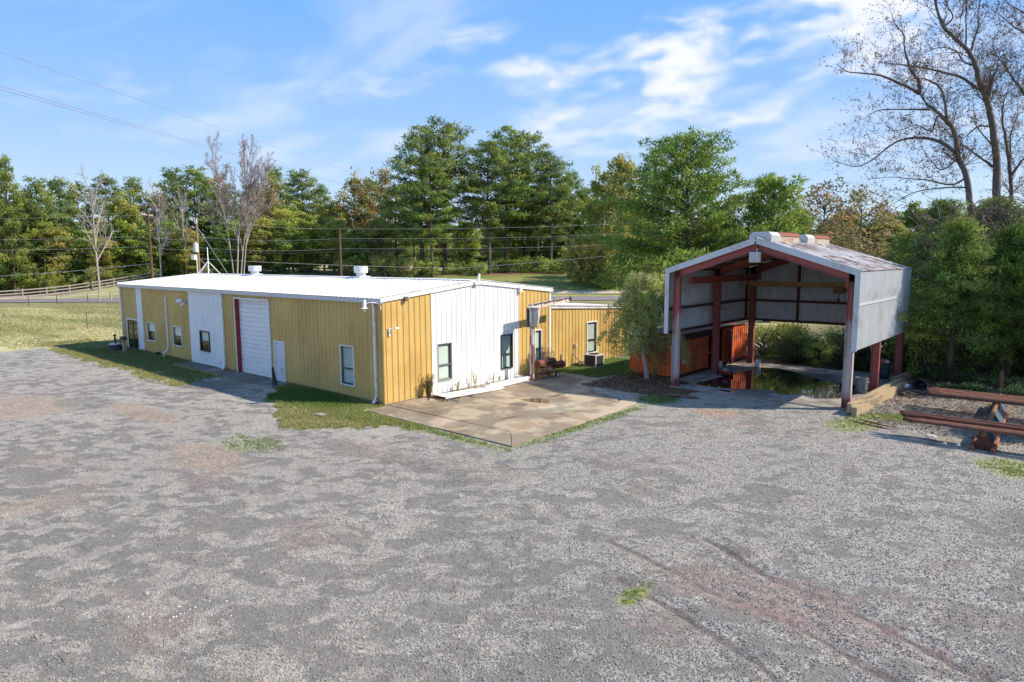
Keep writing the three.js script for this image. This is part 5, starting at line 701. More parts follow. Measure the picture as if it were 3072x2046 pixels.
// tall southern pine: bare lower bole, rounded crown of separate needle pads
function pineGeo(seed, o) {
  const r = rngOf(seed), W = new Buf(), B = new Buf(), h = o.h, R = o.R, lean = (r() - 0.5) * 0.04;
  const axis = y => [Math.sin(y * 0.25 + seed) * 0.12 + lean * y, y, Math.cos(y * 0.21 + seed) * 0.12];
  const tp = [], tr = []; for (let i = 0; i <= 12; i++) { const y = -0.4 + (h * 0.96 + 0.4) * i / 12; tp.push(axis(y)); tr.push(o.r * (1 - 0.9 * i / 12) + 0.02); } W.limb(tp, tr, 8);
  for (let i = 0; i < o.nb; i++) {
    const t = i / (o.nb - 1), y = h * lerp(o.base, 0.985, t), a = i * 2.399 + r() * 0.9, env = o.shape(t) * (0.72 + 0.42 * r()), L = R * env, up = lerp(o.upLo ?? 0.05, 0.75, t) + (r() - 0.4) * 0.35;
    const s = axis(y), e = [s[0] + Math.cos(a) * L, y + L * up * 0.8, s[2] + Math.sin(a) * L]; const bp = bend(s, e, r, 0.09); W.limb(bp, [0.03 + L * 0.011, 0.025 + L * 0.008, 0.02 + L * 0.004, 0.012], 4);
    const m = Math.max(2, Math.round(L / o.step));
    for (let k = 0; k < m; k++) { const q = lerp(o.inner, 1.02, (k + r() * 0.8) / m), px = lerp(s[0], e[0], q), py = lerp(s[1], e[1], q), pz = lerp(s[2], e[2], q), sw = (r() - 0.5) * L * 0.75 * q; const cx = px - Math.sin(a) * sw, cz = pz + Math.cos(a) * sw, cy = py + (r() - 0.35) * 0.5; if (Math.abs(sw) > 0.5) W.limb([[px, py - 0.05, pz], [cx, cy - 0.1, cz]], [0.03, 0.012], 3); const pr = o.pad * (0.7 + 0.6 * r()); puff(B, cx, cy, cz, pr, pr * (o.flat || 0.62), o.nl, o.L, o.W, o.pal || PINE, r, 0); }
  }
  return { wood: W.geo(), leaf: B.geo() };
}
// broadleaf tree: limbs to clumps spread unevenly through the crown
function broadGeo(seed, o) {
  const r = rngOf(seed), W = new Buf(), B = new Buf(), h = o.h, R = o.R, c0 = h * o.base, mid = (h + c0) / 2, half = (h - c0) / 2;
  W.limb([[0, -0.3, 0], [0.1, h * 0.25, 0.05], [-0.08, h * 0.5, 0.12], [0.05, h * 0.8, 0]], [o.r, o.r * 0.8, o.r * 0.55, 0.04], 7);
  for (let i = 0; i < o.nc; i++) {
    let a = r() * 6.283, v = r() * 2 - 1, q = 0.45 + 0.6 * Math.pow(r(), 0.6); const hor = Math.sqrt(Math.max(0, 1 - v * v)) * (0.8 + 0.3 * Math.sin(a * 3 + seed)); const prof = o.prof ? o.prof((v + 1) / 2) : 1;
    const x = Math.cos(a) * hor * R * q * prof, z = Math.sin(a) * hor * R * q * prof, y = mid + v * half * (0.55 + 0.45 * q); const ys = clamp(y - Math.hypot(x, z) * 0.7, h * 0.12, h * 0.78);
    W.limb(bend([0, ys, 0], [x, y, z], r, 0.1), [0.03 + 0.006 * R, 0.035, 0.022, 0.01], 3);
    const pr = o.pad * (0.65 + 0.7 * r()); puff(B, x, y, z, pr, pr * 0.8, o.nl, o.L, o.W, o.pal, r, o.droop || 0);
  }
  return { wood: W.geo(), leaf: B.geo() };
}
// leafless tree
function bareGeo(seed, o) {
  const r = rngOf(seed), W = new Buf(), B = new Buf();
  const grow = (p, d, L, rad, lev) => { const pts = [p], rs = [rad]; let q = p, dd = d; const n = 3; for (let i = 0; i < n; i++) { dd = [dd[0] + (r() - 0.5) * 0.3, dd[1] + (r() - 0.35) * 0.22, dd[2] + (r() - 0.5) * 0.3]; const l = Math.hypot(...dd); dd = dd.map(v => v / l); q = [q[0] + dd[0] * L / n, q[1] + dd[1] * L / n, q[2] + dd[2] * L / n]; pts.push(q); rs.push(rad * (1 - 0.45 * (i + 1) / n)); }
    W.limb(pts, rs, lev < 2 ? 6 : 3);
    if (lev >= o.lev) { if (o.pal) for (let k = 0; k < o.nl; k++) { const t = pts[1 + ((r() * 3) | 0)]; B.leaf(t[0] + (r() - 0.5) * 0.5, t[1] + (r() - 0.5) * 0.5, t[2] + (r() - 0.5) * 0.5, r() - 0.5, 0.7, r() - 0.5, o.L, o.L * 0.6, vary(o.pal, r), r); } return; }
    const m = o.split[lev]; for (let k = 0; k < m; k++) { const t = 0.25 + 0.75 * (k + r()) / m, i0 = Math.min(n - 1, Math.floor(t * n)), f = t * n - i0, s = [0, 1, 2].map(j => lerp(pts[i0][j], pts[i0 + 1][j], f)), a = k * 2.4 + r() * 2, tilt = o.tilt * (0.7 + 0.6 * r()); const u = Math.abs(dd[1]) > 0.9 ? [1, 0, 0] : [0, 1, 0]; let e = [dd[1] * u[2] - dd[2] * u[1], dd[2] * u[0] - dd[0] * u[2], dd[0] * u[1] - dd[1] * u[0]], l = Math.hypot(...e); e = e.map(v => v / l); const w = [dd[1] * e[2] - dd[2] * e[1], dd[2] * e[0] - dd[0] * e[2], dd[0] * e[1] - dd[1] * e[0]]; const nd = [0, 1, 2].map(j => dd[j] * Math.cos(tilt) + (e[j] * Math.cos(a) + w[j] * Math.sin(a)) * Math.sin(tilt)); grow(s, nd, L * (o.short * (0.8 + 0.5 * r())) * (1.15 - 0.5 * t), rad * lerp(0.62, 0.42, t), lev + 1); } };
  for (const st of o.stems) grow([st[0], -0.3, st[1]], [st[2], 1, st[3]], o.h * st[4], o.r * st[4], 0);
  return { wood: W.geo(), leaf: o.pal ? B.geo() : null };
}
function plant(name, label, cat, G, pos, scale, turn, lm, bm, group, parts = ['trunk', 'crown']) {
  const t = thing(name, label, cat, pos, turn, group); t.scale.set(...scale);
  if (G.wood) mesh(parts[0], G.wood, bm, t); if (G.leaf) { const c = mesh(parts[1], G.leaf, lm, t); c.userData.kind = 'stuff'; } return t;
}
const domeShape = t => Math.sin(Math.PI * clamp(0.16 + 0.80 * t)) * (1 - 0.25 * t) + 0.12, tallShape = t => (1.05 - 0.82 * t) * (0.75 + 0.25 * Math.sin(t * 9));
const VP = [11, 12, 13, 14].map((s, i) => pineGeo(s, { h: 25, R: 6, r: 0.38, base: [0.30, 0.26, 0.36, 0.24][i], nb: 56, inner: 0.46, step: 0.85, pad: 0.98, flat: 0.45, nl: 46, L: 0.52, W: 0.17, shape: domeShape }));
const VF = [21, 22, 23].map((s, i) => pineGeo(s, { h: 22, R: 4.4, r: 0.3, base: [0.10, 0.2, 0.06][i], nb: 54, inner: 0.34, step: 0.8, pad: 0.95, flat: 0.5, nl: 46, L: 0.52, W: 0.2, shape: t => Math.sin(Math.PI * clamp(0.30 + 0.66 * t)) + 0.14 }));
const far = { h: 20, R: 4.4, r: 0.25, base: 0.08, nc: 115, pad: 1.1, nl: 56, L: 0.46, W: 0.34 };
const VY = [31, 32].map(s => broadGeo(s, { ...far, pal: YGREEN })), VA = [41, 42, 43].map(s => broadGeo(s, { ...far, pal: AUT, nl: 38 })), VO = [51, 52].map(s => broadGeo(s, { ...far, h: 15, R: 5, nc: 110, pal: OAK, nl: 34, pad: 1.1, L: 0.32, W: 0.24 }));
const VC = [61, 62].map(s => broadGeo(s, { ...far, h: 12, R: 4.2, base: 0.0, nc: 90, pal: CED, nl: 44, pad: 0.95, prof: t => 1.15 - 0.6 * t }));
const VS = [71, 72].map((s, i) => broadGeo(s, { h: 4, R: 3.4, r: 0.08, base: 0.02, nc: 60, pad: 0.75, nl: 40, L: 0.3, W: 0.2, pal: i ? YGREEN : GREEN })), VR = broadGeo(75, { h: 8, R: 2.6, r: 0.1, base: 0.08, nc: 60, pad: 0.6, nl: 36, L: 0.28, W: 0.18, pal: REDL });
const VW = [81, 82].map(s => bareGeo(s, { h: 20, r: 0.34, lev: 4, split: [12, 6, 4, 3], tilt: 0.7, short: 0.40, stems: [[0, 0, 0, 0, 0.85]] }));
const VT = bareGeo(85, { h: 25, r: 0.2, lev: 4, split: [14, 6, 4, 3], tilt: 0.36, short: 0.36, stems: [[-0.8, 0, -0.05, 0, 0.8], [0.4, 0.5, 0.04, 0.02, 0.86], [1.2, -0.4, 0.04, -0.02, 0.74], [0, -1, 0, -0.05, 0.7]], pal: [[0.36, 0.25, 0.23], [0.4, 0.3, 0.28]], nl: 3, L: 0.2 });
const ORD = ['first', 'second', 'third', 'fourth', 'fifth', 'sixth', 'seventh', 'eighth', 'ninth', 'tenth', 'eleventh', 'twelfth', 'thirteenth', 'fourteenth', 'fifteenth', 'sixteenth', 'seventeenth', 'eighteenth'];
// x, z, height, width, kind: from left to right
const TREES = [[-126.1,-11.3,21.2,7.6,"p"],
  [-121.5,-13.7,23.3,5.5,"p"],
  [-134.8,-18.6,20.7,8.3,"y"],
  [-124.5,-18.8,20.2,7.3,"p"],
  [-128.4,-23.5,21.0,7.6,"p"],
  [-137.3,-29.0,21.5,7.5,"p"],
  [-110.8,-23.4,20.2,6.9,"w"],
  [-131.0,-32.6,22.1,8.1,"p"],
  [-120.7,-31.7,17.7,7.7,"y"],
  [-134.1,-38.8,22.1,7.8,"p"],
  [-109.6,-33.0,17.4,5.8,"w"],
  [-126.1,-40.3,18.9,7.6,"a"],
  [-126.8,-44.0,22.4,8.1,"p"],
  [-115.5,-40.0,17.2,4.6,"w"],
  [-125.2,-47.7,22.5,9.3,"p"],
  [-128.2,-53.3,22.2,8.9,"a"],
  [-121.0,-52.1,18.2,7.9,"p"],
  [-100.1,-44.7,25.2,10.2,"t"],
  [-108.7,-49.9,11.8,7.4,"y"],
  [-124.5,-60.7,19.5,8.4,"p"],
  [-109.8,-56.3,18.7,7.7,"a"],
  [-119.8,-63.0,22.5,8.3,"p"],
  [-103.5,-57.3,14.6,10.2,"y"],
  [-110.8,-64.5,21.4,10.2,"p"],
  [-117.0,-73.5,19.4,7.4,"p"],
  [-102.7,-67.9,14.5,7.9,"y"],
  [-100.5,-71.0,21.4,9.4,"a"],
  [-104.9,-78.6,20.5,8.4,"y"],
  [-97.0,-75.7,22.1,8.7,"a"],
  [-89.0,-72.9,17.4,8.3,"p"],
  [-73.5,-66.5,26.4,12.2,"P"],
  [-69.4,-65.1,19.6,8.9,"P"],
  [-73.6,-72.4,28.2,13.3,"P"],
  [-64.9,-75.4,23.9,10.5,"P"],
  [-65.0,-80.7,26.9,12.1,"P"],
  [-64.4,-86.5,26.6,11.8,"P"],
  [-59.0,-87.0,22.2,9.6,"P"],
  [-59.0,-93.3,19.4,7.3,"P"],
  [-40.5,-76.9,20.0,7.6,"y"],
  [-35.8,-75.2,21.3,7.9,"y"],
  [-23.6,-105.5,17.7,6.0,"P"],
  [-3.6,-59.6,12.2,4.0,"k"],
  [-2.4,-65.2,14.6,9.5,"o"],
  [-0.4,-72.9,14.8,8.1,"o"]];
const LOWTREES = [[-115.7,-12.1,10.5,7.2,"c"],
  [-118.0,-15.9,11.1,6.9,"y"],
  [-115.3,-18.2,11.4,8.1,"c"],
  [-111.7,-20.3,8.8,6.9,"y"],
  [-112.4,-24.9,8.6,8.9,"c"],
  [-107.8,-26.2,6.8,6.4,"y"],
  [-110.4,-30.9,9.2,7.9,"c"],
  [-107.2,-33.7,7.9,9.1,"c"],
  [-107.6,-38.0,8.4,8.1,"c"],
  [-102.6,-39.4,6.7,6.8,"y"],
  [-106.3,-45.7,7.7,9.8,"c"],
  [-100.3,-48.8,8.2,9.0,"y"],
  [-96.5,-51.5,7.6,8.3,"c"],
  [-95.6,-56.7,8.3,9.2,"c"],
  [-89.9,-58.3,8.2,7.1,"y"],
  [-84.0,-59.7,6.3,8.2,"c"],
  [-83.1,-64.2,8.1,7.1,"y"],
  [-82.0,-86.7,8.0,7.3,"c"],
  [-69.6,-90.0,13.9,9.0,"c"],
  [-66.3,-92.7,11.9,8.3,"c"],
  [-63.7,-97.2,13.3,9.1,"c"],
  [-59.2,-98.1,12.5,8.3,"c"],
  [-51.9,-96.9,11.4,9.3,"c"],
  [-40.3,-86.5,11.5,7.0,"c"]];
const SHRUBS = [[-121.5,-13.7,4.1,4.7,"y"],
  [-116.8,-16.6,4.7,6.4,"g"],
  [-110.3,-17.6,4.2,3.9,"y"],
  [-111.2,-22.0,3.1,7.0,"g"],
  [-106.2,-24.7,3.5,7.5,"y"],
  [-106.8,-29.1,1.9,6.5,"g"],
  [-83.0,-57.7,3.4,7.5,"y"],
  [-76.5,-59.7,4.3,6.7,"y"],
  [-72.3,-61.7,4.1,6.0,"y"],
  [-70.7,-66.6,3.4,6.8,"g"],
  [-69.2,-71.2,2.3,5.0,"g"],
  [-65.1,-72.4,2.6,5.0,"g"],
  [-64.7,-78.3,3.0,7.0,"g"],
  [-59.8,-82.5,3.3,8.3,"g"],
  [-54.7,-85.3,3.0,7.0,"g"],
  [-45.2,-77.3,8.2,7.4,"y"],
  [-42.2,-78.2,8.6,5.1,"r"],
  [-39.6,-76.3,3.5,8.3,"g"],
  [-39.0,-79.1,6.3,6.7,"y"]];
const LIMBS = {"A":[[0.27,[[16.31,4.47,-29.25],[16.12,7.32,-29.23],[15.82,8.66,-29.19],[15.5,10.49,-29.15],[15.09,11.51,-29.1],[14.88,12.59,-29.07],[14.59,13.36,-29.03],[14.09,13.99,-28.95],[13.41,14.65,-28.84],[13.02,15.27,-28.76]]],[0.11,[[13.02,15.27,-28.76],[12.54,15.61,-28.38],[11.8,16.04,-27.79],[11.24,16.3,-27.15],[10.33,16.43,-26.36],[9.89,16.44,-25.63],[9.53,16.76,-24.87]]],[0.11,[[13.01,15.36,-28.76],[12.87,16.07,-28.9],[12.47,16.67,-29.06],[12.15,17.44,-29.28],[11.9,18.3,-29.53],[11.76,19.07,-29.84],[11.28,19.75,-30.09],[10.93,20.58,-30.38]]],[0.075,[[13.54,14.34,-28.86],[12.91,14.36,-28.41],[11.99,14.39,-27.73],[11.23,14.3,-26.99],[10.74,13.79,-26.23]]],[0.12,[[14.93,11.77,-29.07],[14.3,12.37,-28.71],[13.71,12.62,-28.22],[13.08,12.66,-27.64],[12.4,12.46,-26.99],[11.89,11.94,-26.32],[11.4,11.34,-25.62],[10.84,10.99,-24.85],[9.91,11.31,-23.94]]],[0.1,[[14.39,13.71,-29.0],[14.17,14.7,-29.34],[13.82,15.67,-29.83],[13.21,16.25,-30.37],[12.56,16.65,-30.96],[11.42,16.73,-31.51]]],[0.07,[[15.44,10.33,-29.14],[14.95,10.0,-28.7],[13.82,10.28,-27.98],[13.0,10.36,-27.19],[12.42,10.42,-26.36],[11.51,10.32,-25.39]]],[0.06,[[15.54,9.83,-29.16],[14.61,9.86,-28.69],[13.27,9.65,-27.99],[12.54,9.15,-27.27],[11.97,8.55,-26.52]]],[0.06,[[15.09,11.51,-29.1],[14.21,11.01,-29.94],[13.27,11.93,-31.21],[12.48,12.9,-32.73]]],[0.07,[[14.59,13.28,-29.03],[13.87,14.01,-29.41],[13.52,13.32,-30.09],[12.53,13.89,-30.77],[11.43,13.78,-31.51],[10.56,14.28,-32.35]]]],"B":[[0.3,[[17.43,4.44,-31.36],[17.09,7.35,-31.33],[16.77,9.57,-31.3],[16.67,11.01,-31.3],[16.46,12.53,-31.27],[16.23,13.8,-31.25],[15.96,14.83,-31.22],[15.57,15.87,-31.18],[15.26,16.99,-31.14],[14.85,17.8,-31.08],[14.23,18.57,-30.99],[13.61,19.34,-30.9],[13.26,20.24,-30.84],[13.08,20.94,-30.81],[12.96,21.62,-30.79]]],[0.09,[[15.0,17.69,-31.1],[15.12,18.55,-31.37],[15.21,19.28,-31.74],[15.08,20.07,-32.15],[15.08,20.95,-32.62],[14.93,21.79,-33.11]]],[0.11,[[15.56,15.54,-31.17],[15.21,15.81,-30.97],[14.72,16.25,-30.67],[13.95,16.56,-30.28],[13.11,16.87,-29.83],[12.28,17.09,-29.35],[11.6,17.2,-28.85],[10.85,17.32,-28.31]]],[0.09,[[16.07,14.64,-31.23],[16.03,15.65,-31.73],[15.89,16.64,-32.44],[15.99,17.64,-33.3],[15.67,19.02,-34.21]]],[0.1,[[16.49,11.1,-31.28],[16.23,11.34,-30.92],[15.76,11.75,-30.38],[15.09,12.32,-29.73],[14.67,12.53,-29.04]]],[0.07,[[15.26,16.91,-31.14],[14.79,17.1,-30.82],[14.44,17.65,-30.41],[13.92,17.89,-29.9],[13.43,17.78,-29.35],[12.82,17.36,-28.73]]],[0.07,[[16.26,13.38,-31.25],[15.55,13.57,-31.9],[15.01,13.34,-32.89],[14.41,13.21,-34.05]]],[0.06,[[16.56,12.1,-31.28],[15.95,12.9,-30.5],[15.69,13.43,-29.41],[15.71,14.19,-28.17]]],[0.05,[[15.62,15.7,-31.18],[14.7,15.42,-30.65],[14.09,15.15,-29.96]]],[0.07,[[13.61,19.34,-30.9],[13.94,19.9,-31.44],[13.49,20.93,-32.07],[13.23,21.98,-32.86]]],[0.06,[[14.77,17.9,-31.07],[14.56,19.85,-31.77],[14.35,21.17,-32.8],[13.98,22.2,-33.99]]]],"D":[[0.2,[[17.85,4.33,-35.41],[17.33,7.46,-35.37],[17.03,10.74,-35.34],[16.55,13.48,-35.3],[16.32,14.57,-35.28],[16.39,15.72,-35.29]]],[0.1,[[17.02,10.92,-35.34],[17.44,11.55,-34.9],[17.87,12.14,-34.22],[18.12,13.2,-33.42]]],[0.07,[[16.97,11.65,-35.34],[16.8,13.51,-35.81],[17.02,14.85,-36.53],[16.8,16.1,-37.33]]],[0.12,[[18.05,10.66,-35.42],[17.67,15.08,-35.27],[17.34,15.7,-35.06],[16.64,16.89,-34.79],[16.18,17.61,-34.51],[15.96,17.94,-34.24]]],[0.1,[[17.8,15.08,-35.4],[17.5,18.49,-35.05],[17.22,19.03,-34.54],[16.59,19.51,-33.92],[15.97,20.15,-33.23]]],[0.1,[[17.48,18.57,-35.38],[17.33,20.09,-34.89],[16.87,20.34,-34.15],[16.2,20.76,-33.26]]]]};
{
  const cnt = {}, nth = k => { cnt[k] = (cnt[k] || 0); return ORD[cnt[k]++] || String(cnt[k]); }; let i = 0;
  for (const [x, z, h, w, k] of TREES) {
    i++; const y = hgt(x, z) - 0.05, turn = i * 1.7, S = (H, R, f = 1) => [w / 2 / R * f, h / H, w / 2 / R * f];
    if (k === 'p') plant('pine_tree', `${nth('p')} pine from the left in the left treeline`, 'pine', VF[i % 3], [x, y, z], S(22, 4.4, 1.12), turn, LEAF[i % 4], BARK[0], 'pines of the left treeline');
    else if (k === 'P') plant('pine_tree', `${nth('P')} from the left of the tall round-crowned pines right of centre`, 'pine', VP[i % 4], [x, y, z], S(25, 6, 1.2), turn, LEAF[[0, 1, 3][i % 3]], BARK[0], 'tall pines beyond the road');
    else if (k === 'y') plant('broadleaf_tree', `${nth('y')} yellow-green broadleaf tree from the left among the tall trees`, 'tree', VY[i % 2], [x, y, z], S(20, 4.4), turn, LEAF[i % 4], BARK[2], 'yellow-green trees beyond the road');
    else if (k === 'a') plant('autumn_tree', `${nth('a')} olive and tan autumn tree from the left in the treeline`, 'tree', VA[i % 3], [x, y, z], S(20, 4.4), turn, LEAF[i % 4], BARK[2], 'autumn trees beyond the road');
    else if (k === 'o') plant('oak_tree', `${nth('o')} brown-leaved oak from the left behind the shed roof`, 'tree', VO[i % 2], [x, y, z], S(15, 5, 1.25), turn, LEAF[0], BARK[2], 'brown oaks behind the shed');
    else if (k === 'k') plant('oak_tree', 'thin grey-green tree at the left of the brown oaks', 'tree', VA[0], [x, y, z], S(20, 4.4), turn, LEAF[1], BARK[2]);
    else if (k === 'w') plant('bare_tree', `${nth('w')} pale leafless tree from the left in the treeline`, 'bare tree', VW[i % 2], [x + 5, y, z + 1.2], S(20, 5.2, 0.9), turn, null, BARK[3], 'pale bare trees', ['branches', 'crown']);
    else if (k === 't') plant('bare_tree', 'tall grey bare tree with several stems rising above the treeline', 'bare tree', VT, [x + 8, y, z + 5], S(26, 5.4, 0.9), 0.4, LEAF[0], BARK[1], undefined, ['branches', 'last_leaves']);
  }
  for (const [x0, z, h, w, k] of LOWTREES) { i++; const x = x0 < -101 && z > -42 ? x0 - 9 : x0; const c = k === 'c', g = c ? VC[i % 2] : VY[i % 2], [H, R] = c ? [12, 4.2] : [20, 4.4]; plant(c ? 'cedar_tree' : 'young_tree', c ? `${nth('c')} low dark cedar from the left under the treeline` : `${nth('l')} low yellow-green young tree from the left under the treeline`, c ? 'cedar' : 'tree', g, [x, hgt(x, z) - 0.3, z], [w / 2 / R * 1.1, h * 1.35 / H, w / 2 / R * 1.1], i * 2.1, LEAF[i % 4], BARK[2], c ? 'low cedars under the treeline' : 'young trees under the treeline'); }
  for (const [x0, z, h, w, k] of SHRUBS) { i++; const x = x0 < -101 && z > -42 ? x0 - 6 : x0; const g = k === 'r' ? VR : VS[k === 'y' ? 1 : 0], [H, R] = k === 'r' ? [8, 2.6] : [4, 3.4]; plant('shrub', k === 'r' ? 'red-leaved shrub at the left foot of the big spreading pine' : `${nth('s')} ${k === 'y' ? 'yellow-green' : 'green'} shrub from the left along the foot of the treeline`, 'shrub', g, [x, hgt(x, z) - 0.15, z], [w / 2 / R, h / H, w / 2 / R], i * 1.3, LEAF[i % 4], BARK[2], k === 'r' ? undefined : 'shrubs at the foot of the treeline', ['stems', 'foliage']); }
}
// the wood farther off, one mass behind the first trees
{
  const r = rngOf(640), pick = [VY[0].leaf, VC[0].leaf, VF[0].leaf]; const o = new THREE.Object3D(), c = new THREE.Color();
  pick.forEach((g, gi) => { const n = 44, im = new THREE.InstancedMesh(g, LEAF[gi], n), H = [20, 12, 22][gi]; for (let i = 0; i < n; i++) { const a = -1.62 + 1.72 * (i + r()) / n, d = 195 + 60 * r(), x = 21.3 + Math.sin(a) * d, z = 16.5 - Math.cos(a) * d, h = (11 + 6 * r()) / H; o.position.set(x, hgt(x, z) - 0.3, z); o.rotation.set(0, r() * 6.28, 0); o.scale.set(1.5, h, 1.5); o.updateMatrix(); im.setMatrixAt(i, o.matrix); c.setRGB(1, 1, 1); im.setColorAt(i, c); } im.name = ['distant_wood', 'distant_cedars', 'distant_pines'][gi]; im.userData = { kind: 'stuff', label: ['mixed far-off wood behind the road trees', 'far-off dark cedars behind the road trees', 'far-off pines behind the road trees'][gi], category: 'wood' }; scene.add(im); });
}
// the big spreading pines behind the annex: foliage to near the ground
{
  const bigShape = t => 1.06 - 0.88 * Math.pow(t, 1.15) + 0.08 * Math.sin(t * 17);
  const big = (seed, h, R, nb) => pineGeo(seed, { h, R, r: 0.33, base: 0.17, nb, inner: 0.28, step: 0.62, pad: 0.68, nl: 40, L: 0.40, W: 0.13, upLo: 0.12, shape: bigShape, pal: [[0.20, 0.29, 0.06], [0.25, 0.335, 0.07], [0.15, 0.235, 0.055], [0.29, 0.34, 0.075]] });
  plant('spreading_pine', 'large bright green spreading pine behind the annex', 'pine', big(101, 17.3, 9.0, 92), [-8.1, 0, -42.6], [1, 1, 1], 0, LEAF[3], BARK[0]);
  plant('spreading_pine', 'darker pine at the left of the large spreading pine', 'pine', big(102, 17.2, 4.5, 58), [-14.6, 0, -47.8], [1, 1, 1], 1, LEAF[1], BARK[0]);
  plant('spreading_pine', 'smaller pine at the right of the large spreading pine', 'pine', big(103, 12.8, 6.4, 60), [-1.2, 0, -45.5], [1, 1, 1], 2, LEAF[3], BARK[0]);
}
// small light green tree between annex and shed, leaning
{
  const r = rngOf(7), W = new Buf(), B = new Buf(), pal = [[0.40, 0.46, 0.13], [0.46, 0.50, 0.15], [0.33, 0.41, 0.11], [0.48, 0.48, 0.18]];
  const tp = [[0, -0.2, 0], [-0.05, 0.5, 0.02], [-0.22, 1.1, 0], [-0.34, 1.9, -0.1], [-0.42, 2.9, -0.1], [-0.5, 4.2, -0.05]]; W.limb(tp, [0.14, 0.115, 0.10, 0.08, 0.05, 0.02], 9);
  for (let i = 0; i < 130; i++) {
    const a = r() * 6.283, t = Math.pow(r(), 0.8), y = lerp(1.75, 5.2, t), env = 2.05 * Math.sqrt(Math.max(0.05, 1 - Math.pow((y - 2.7) / 2.75, 2))), q = env * Math.sqrt(r()) * (0.75 + 0.35 * Math.sin(a * 2 + 1)), x = -0.4 + Math.cos(a) * q, z = Math.sin(a) * q, ys = clamp(y - q * 0.35, 1.2, 4.2), cx = -0.1 * ys;
    W.limb(bend([cx, ys, 0], [x, y, z], r, 0.12), [0.03, 0.02, 0.012, 0.006], 3); const c = vary(pal, r), len = 0.55 + 0.75 * r();
    for (let s = 0; s < 3; s++) { const sx = x + (r() - 0.5) * 0.6, sz = z + (r() - 0.5) * 0.6, sy = y + (r() - 0.5) * 0.4, dx = (sx - cx) * 0.18; W.limb([[x, y, z], [sx, sy, sz], [sx + dx, sy - len, sz]], [0.008, 0.006, 0.003], 3); for (let k = 0; k < 50; k++) { const u = r(), kk = 0.8 + 0.4 * r(); B.leaf(sx + dx * u + (r() - 0.5) * 0.26, sy - len * u + (r() - 0.5) * 0.16, sz + (r() - 0.5) * 0.26, Math.cos(a) * 0.7, 0.5, Math.sin(a) * 0.7, 0.13 + 0.06 * r(), 0.052, [c[0] * kk, c[1] * kk, c[2] * kk], r, 0.7); } }
  }
  plant('willow_tree', 'small light green drooping tree between the annex and the shed', 'tree', { wood: W.geo(), leaf: B.geo() }, [5.05, 0, -12.3], [1, 1, 1], 0, LEAF[0], BARK[1]);
}
// cedars crowding the right side
function cedarGeo(seed, h, R, n, pal = CED) {
  const r = rngOf(seed), W = new Buf(), B = new Buf(); W.limb([[0, -0.2, 0], [0.08, h * 0.3, 0.05], [-0.05, h * 0.65, -0.05], [0, h * 0.97, 0]], [0.17, 0.13, 0.07, 0.015], 8);
  for (let i = 0; i < n; i++) { const t = Math.pow(i / n, 0.9), y = h * lerp(0.26, 0.98, t), a = i * 2.399 + r(), L = R * 1.12 * (1.02 - 0.86 * Math.pow(t, 1.3)) * (0.45 + 0.55 * r()) * (0.55 + 0.9 * vn(Math.cos(a) * 1.6 + seed, y * 0.55 + Math.sin(a) * 1.6)), e = [Math.cos(a) * L, y + L * (0.30 - 0.35 * r()), Math.sin(a) * L]; W.limb(bend([0, y, 0], e, r, 0.08), [0.03, 0.022, 0.014, 0.006], 3); const c = vary(pal, r), m = 3 + Math.round(L * 2.4);
    for (let k = 0; k < m; k++) { const q = lerp(0.3, 1.05, (k + r()) / m), x = e[0] * q + (r() - 0.5) * 0.7, z = e[2] * q + (r() - 0.5) * 0.7, yy = lerp(y, e[1], q) - 0.1 * r(); for (let s = 0; s < 19; s++) { const kk = 0.75 + 0.5 * r(), u = r(); B.leaf(x + (r() - 0.5) * 0.5, yy - 0.3 * u * r() + (r() - 0.5) * 0.3, z + (r() - 0.5) * 0.5, Math.cos(a) * 0.6, 0.65, Math.sin(a) * 0.6, 0.15 + 0.1 * r(), 0.05, [c[0] * kk, c[1] * kk, c[2] * kk], r, 0.35); } } }
  return { wood: W.geo(), leaf: B.geo() };
}
{
  const A = cedarGeo(201, 8.3, 2.7, 190), Bc = cedarGeo(202, 7.5, 3.0, 180), D = cedarGeo(203, 9.2, 2.6, 190);
  [['cedar whose branches brush the right wall of the shed', A, 16.5, -20.6, 0.94, 0], ['cedar with a slim dark trunk right of the shed, second from it', Bc, 18.6, -22.2, 1.0, 1], ['cedar with a dark trunk at the right edge', D, 20.6, -20.6, 0.82, 2], ['tall cedar deeper in behind the shed corner', D, 14.9, -26.5, 1.0, 3], ['cedar deep in the right thicket, between the bare trunks', A, 17.2, -28.5, 1.12, 4], ['second tall cedar deep behind the bare trunks', D, 20.6, -28.0, 1.0, 2.4], ['cedar beyond the right edge of the thicket', Bc, 22.6, -23.5, 0.95, 5], ['cedar behind the shed to the right of its ridge', Bc, 12.9, -30, 1.0, 0.5]].forEach(([l, g, x, z, s, t], i) => plant('cedar_tree', l, 'cedar', g, [x, 0, z], [s, s, s], t, LEAF[[0, 3, 1, 0][i % 4]], BARK[0], 'cedars right of the shed'));
  // one more beyond the right ends of the pipes, shading them
  [['cedar standing beyond the right ends of the pipes', D, 27.5, -16, 1, 1.1]].forEach(([l, g, x, z, s, t]) => plant('cedar_tree', l, 'cedar', g, [x, 0, z], [s, s, s], t, LEAF[0], BARK[0]));
}
